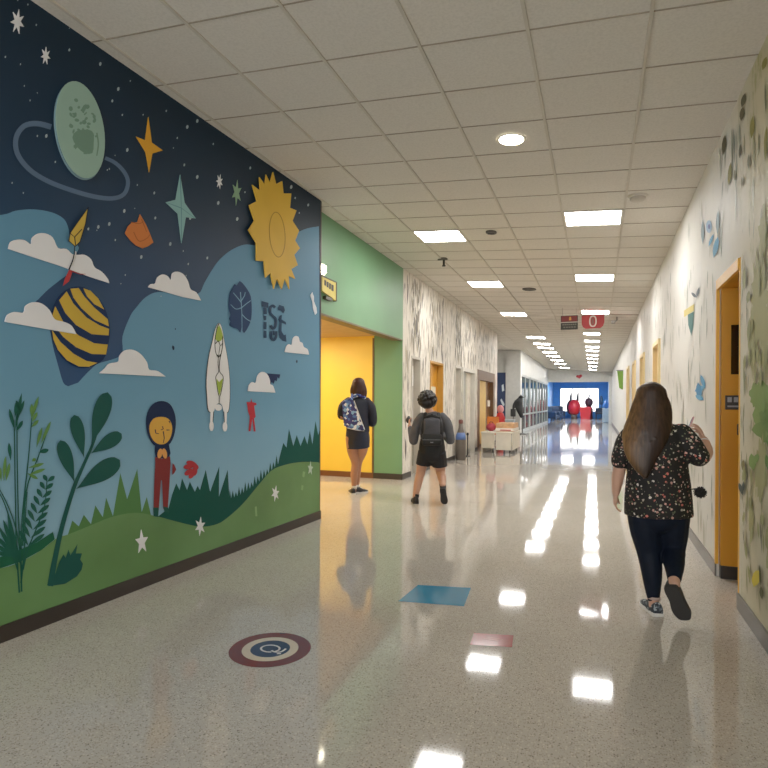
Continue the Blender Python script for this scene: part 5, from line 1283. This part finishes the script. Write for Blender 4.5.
# green banner on the right
t = thing('banner', 'green banner hanging out from the far right wall', 'banner', (.85, 24, 1.94))
b = B(); b.prism([(.70, 24, 2.68), (XR - .005, 24, 2.68), (XR - .01, 24, 2.0), (.9, 24, 1.95), (.78, 24, 2.02)], (0, .02, 0)); b.build('cloth', M('#6f9a36', .6), t)
b = B(); b.tube([(.68, 24.01, 2.7), (XR, 24.01, 2.7)], [.015, .015], sub=1, seg=8); b.build('rod', M('#555555', .4), t)

# blue room
def far(px, py, Y): p = P3(px, py, Y); return p
S = 55 / 574.0
t = thing('round_sculpture', 'big red round sculpture with two dark upright prongs in the blue room', 'sculpture', (-2.0, 55.2, 0))
b = B(); b.ell((-2.0, 55.2, 1.05), (.55, .5, .72), seg=24, rings=16); b.build('red_disc', M('#c8202a', .35), t, True)
b = B(); b.ell((-2.3, 55.35, 1.05), (.4, .4, .68), seg=20, rings=14); b.build('dark_shell', M('#3a2228', .5), t, True)
for x, zz in ((-2.32, 2.35), (-1.72, 2.4)): B().tube([(x, 55.3, 1.3), (x, 55.3, 1.9), (x + .05, 55.3, zz)], [.1, .11, .05]).build('prong', M('#2a2a34', .5), t, True)
B().cyl(-2.0, 55.2, 0, .38, .28).build('pedestal', M('#6a5a50', .6), t, True)
t = thing('round_top_figure', 'dark red figure with a round top and a small horn behind the red tub', 'sculpture', (-.75, 55.6, 0))
b = B(); b.ell((-.75, 55.6, 1.5), (.36, .36, .42), seg=20, rings=14); b.build('round_top', M('#46232a', .5), t, True)
B().lathe(-.75, 55.6, [(.34, 0), (.3, .4), (.36, .9), (.2, 1.15)], 20).build('figure_body', M('#7a2028', .5), t, True)
B().tube([(-.78, 55.6, 1.85), (-.72, 55.6, 2.1), (-.6, 55.6, 2.35)], [.07, .06, .03]).build('horn', M('#5c5660', .5), t, True)
x, y = -1.02, 54.3
t = thing('tub', 'red square tapered tub standing on the blue room floor', 'tub', (x, y, 0))
def frus(b, x, y, z0, z1, a, c_):
    b.add([(x + sx * r, y + sy * r, z) for z, r in ((z0, a), (z1, c_)) for sy in (-1, 1) for sx in (-1, 1)], [(0, 2, 3, 1), (4, 5, 7, 6), (0, 1, 5, 4), (2, 6, 7, 3), (0, 4, 6, 2), (1, 3, 7, 5)]); return b
frus(B(), x, y, 0, 1.0, .38, .48).build('tub_body', M('#b81c26', .35), t)
frus(B(), x, y, 1.0, 1.08, .52, .52).build('rim', M('#cf2c34', .35), t)
# dark blue armchairs and bench
def armchair(x, y, rz, label):
    t = thing('armchair', label, 'armchair', (x, y, 0), rz, 'armchairs in the blue room')
    m = M('#1c2c44', .6)
    B().rbox(-.4, .4, -.4, .4, .2, .48, .05).build('seat', m, t, False, False); B().rbox(-.4, .4, .3, .48, .3, 1.15, .06).build('backrest', m, t, False, False)
    for k in (-1, 1): B().rbox(.34 * k - .08, .34 * k + .08, -.4, .4, .2, .72, .04).build('armrest', m, t, False, False)
    for a in (-1, 1):
        for c_ in (-1, 1): B().cyl(.33 * a, .33 * c_, 0, .2, .03, seg=10).build('leg', M('#2a2a2a', .4), t, False, False)
    return t
armchair(-3.3, 51, .6, 'dark navy armchair nearest the left side of the blue room')
armchair(-3.3, 55.6, .3, 'dark navy armchair just left of the red round sculpture')
armchair(-3.3, 47.5, 1.2, 'dark navy armchair against the left blue wall, closest to the corridor')
t = thing('bench', 'dark low bench under the bright window of the blue room', 'bench', (.3, 56.2, 0))
B().rbox(-.2, .8, 56.0, 56.6, .42, .6, .03).build('seat', M('#23344a', .6), t); B().rbox(-.2, .8, 56.55, 56.65, .6, 1.0, .03).build('backrest', M('#23344a', .6), t)
for x in (-.13, .73): B().box(x - .04, x + .04, 56.05, 56.55, 0, .42).build('leg', M('#30343a', .5), t)
t = thing('floor_lamp', 'tall dark slender lamp right of the bright window', 'lamp', (.3, 54.5, 0))
B().lathe(.3, 54.5, [(.2, 0), (.2, .04), (.03, .07)], 18).build('base', M('#20303f', .5), t, True); B().cyl(.3, 54.5, .05, 1.4, .03).build('pole', M('#20303f', .5), t, True); B().lathe(.3, 54.5, [(.14, 1.3), (.17, 1.7), (.1, 2.0), (.03, 2.1)], 18).build('lamp_shade', M('#27425c', .5), t, True)
t = thing('cabinet', 'low grey cabinet at the right side of the blue room', 'cabinet', (.6, 46.5, 0))
B().rbox(.35, .87, 45.8, 47.4, .04, 1.0, .015).build('carcass', M('#a9b4bc', .5), t); B().box(.34, .872, 45.78, 47.42, 1.0, 1.04).build('top', M('#c6ced2', .4), t)
B().box(.342, .35, 45.9, 46.55, .1, .94).build('door', M('#98a4ae', .5), t); B().box(.342, .35, 46.6, 47.3, .1, .94).build('door', M('#98a4ae', .5), t)
v = thing('vase', 'dark blue rounded vase on top of the grey cabinet', 'vase', (.6, 46.4, 1.04))
B().lathe(.6, 46.4, [(.1, 1.04), (.2, 1.15), (.22, 1.35), (.12, 1.55), (.08, 1.62), (.1, 1.68)], 20).build('vase_body', M('#24508a', .3), v, True)

for i, (x, y) in enumerate([(-2.4, 46), (-.7, 46), (-2.4, 51), (-.7, 51)]):  # panels out of view, added to brighten the blue room
    t = thing('ceiling_light', ['front left', 'front right', 'rear left', 'rear right'][i] + ' unseen added ceiling light of the blue room', 'ceiling light', (x, y, 3.4), 0, 'added blue room ceiling lights')
    B().box(x - .5, x + .5, y - .5, y + .5, 3.37, 3.4).build('frame', FRM, t); B().box(x - .46, x + .46, y - .46, y + .46, 3.36, 3.371).build('diffuser', DIFF, t)

# ================================================================== WORLD AND VIEW
w = bpy.data.worlds.new('world'); SC.world = w; w.use_nodes = True
bg_ = w.node_tree.nodes['Background']; bg_.inputs['Color'].default_value = (.99, .985, .975, 1); bg_.inputs['Strength'].default_value = 2.3
SC.view_settings.view_transform = 'Standard'
SC.view_settings.exposure = EXPO
SC.view_settings.gamma = GAMMA
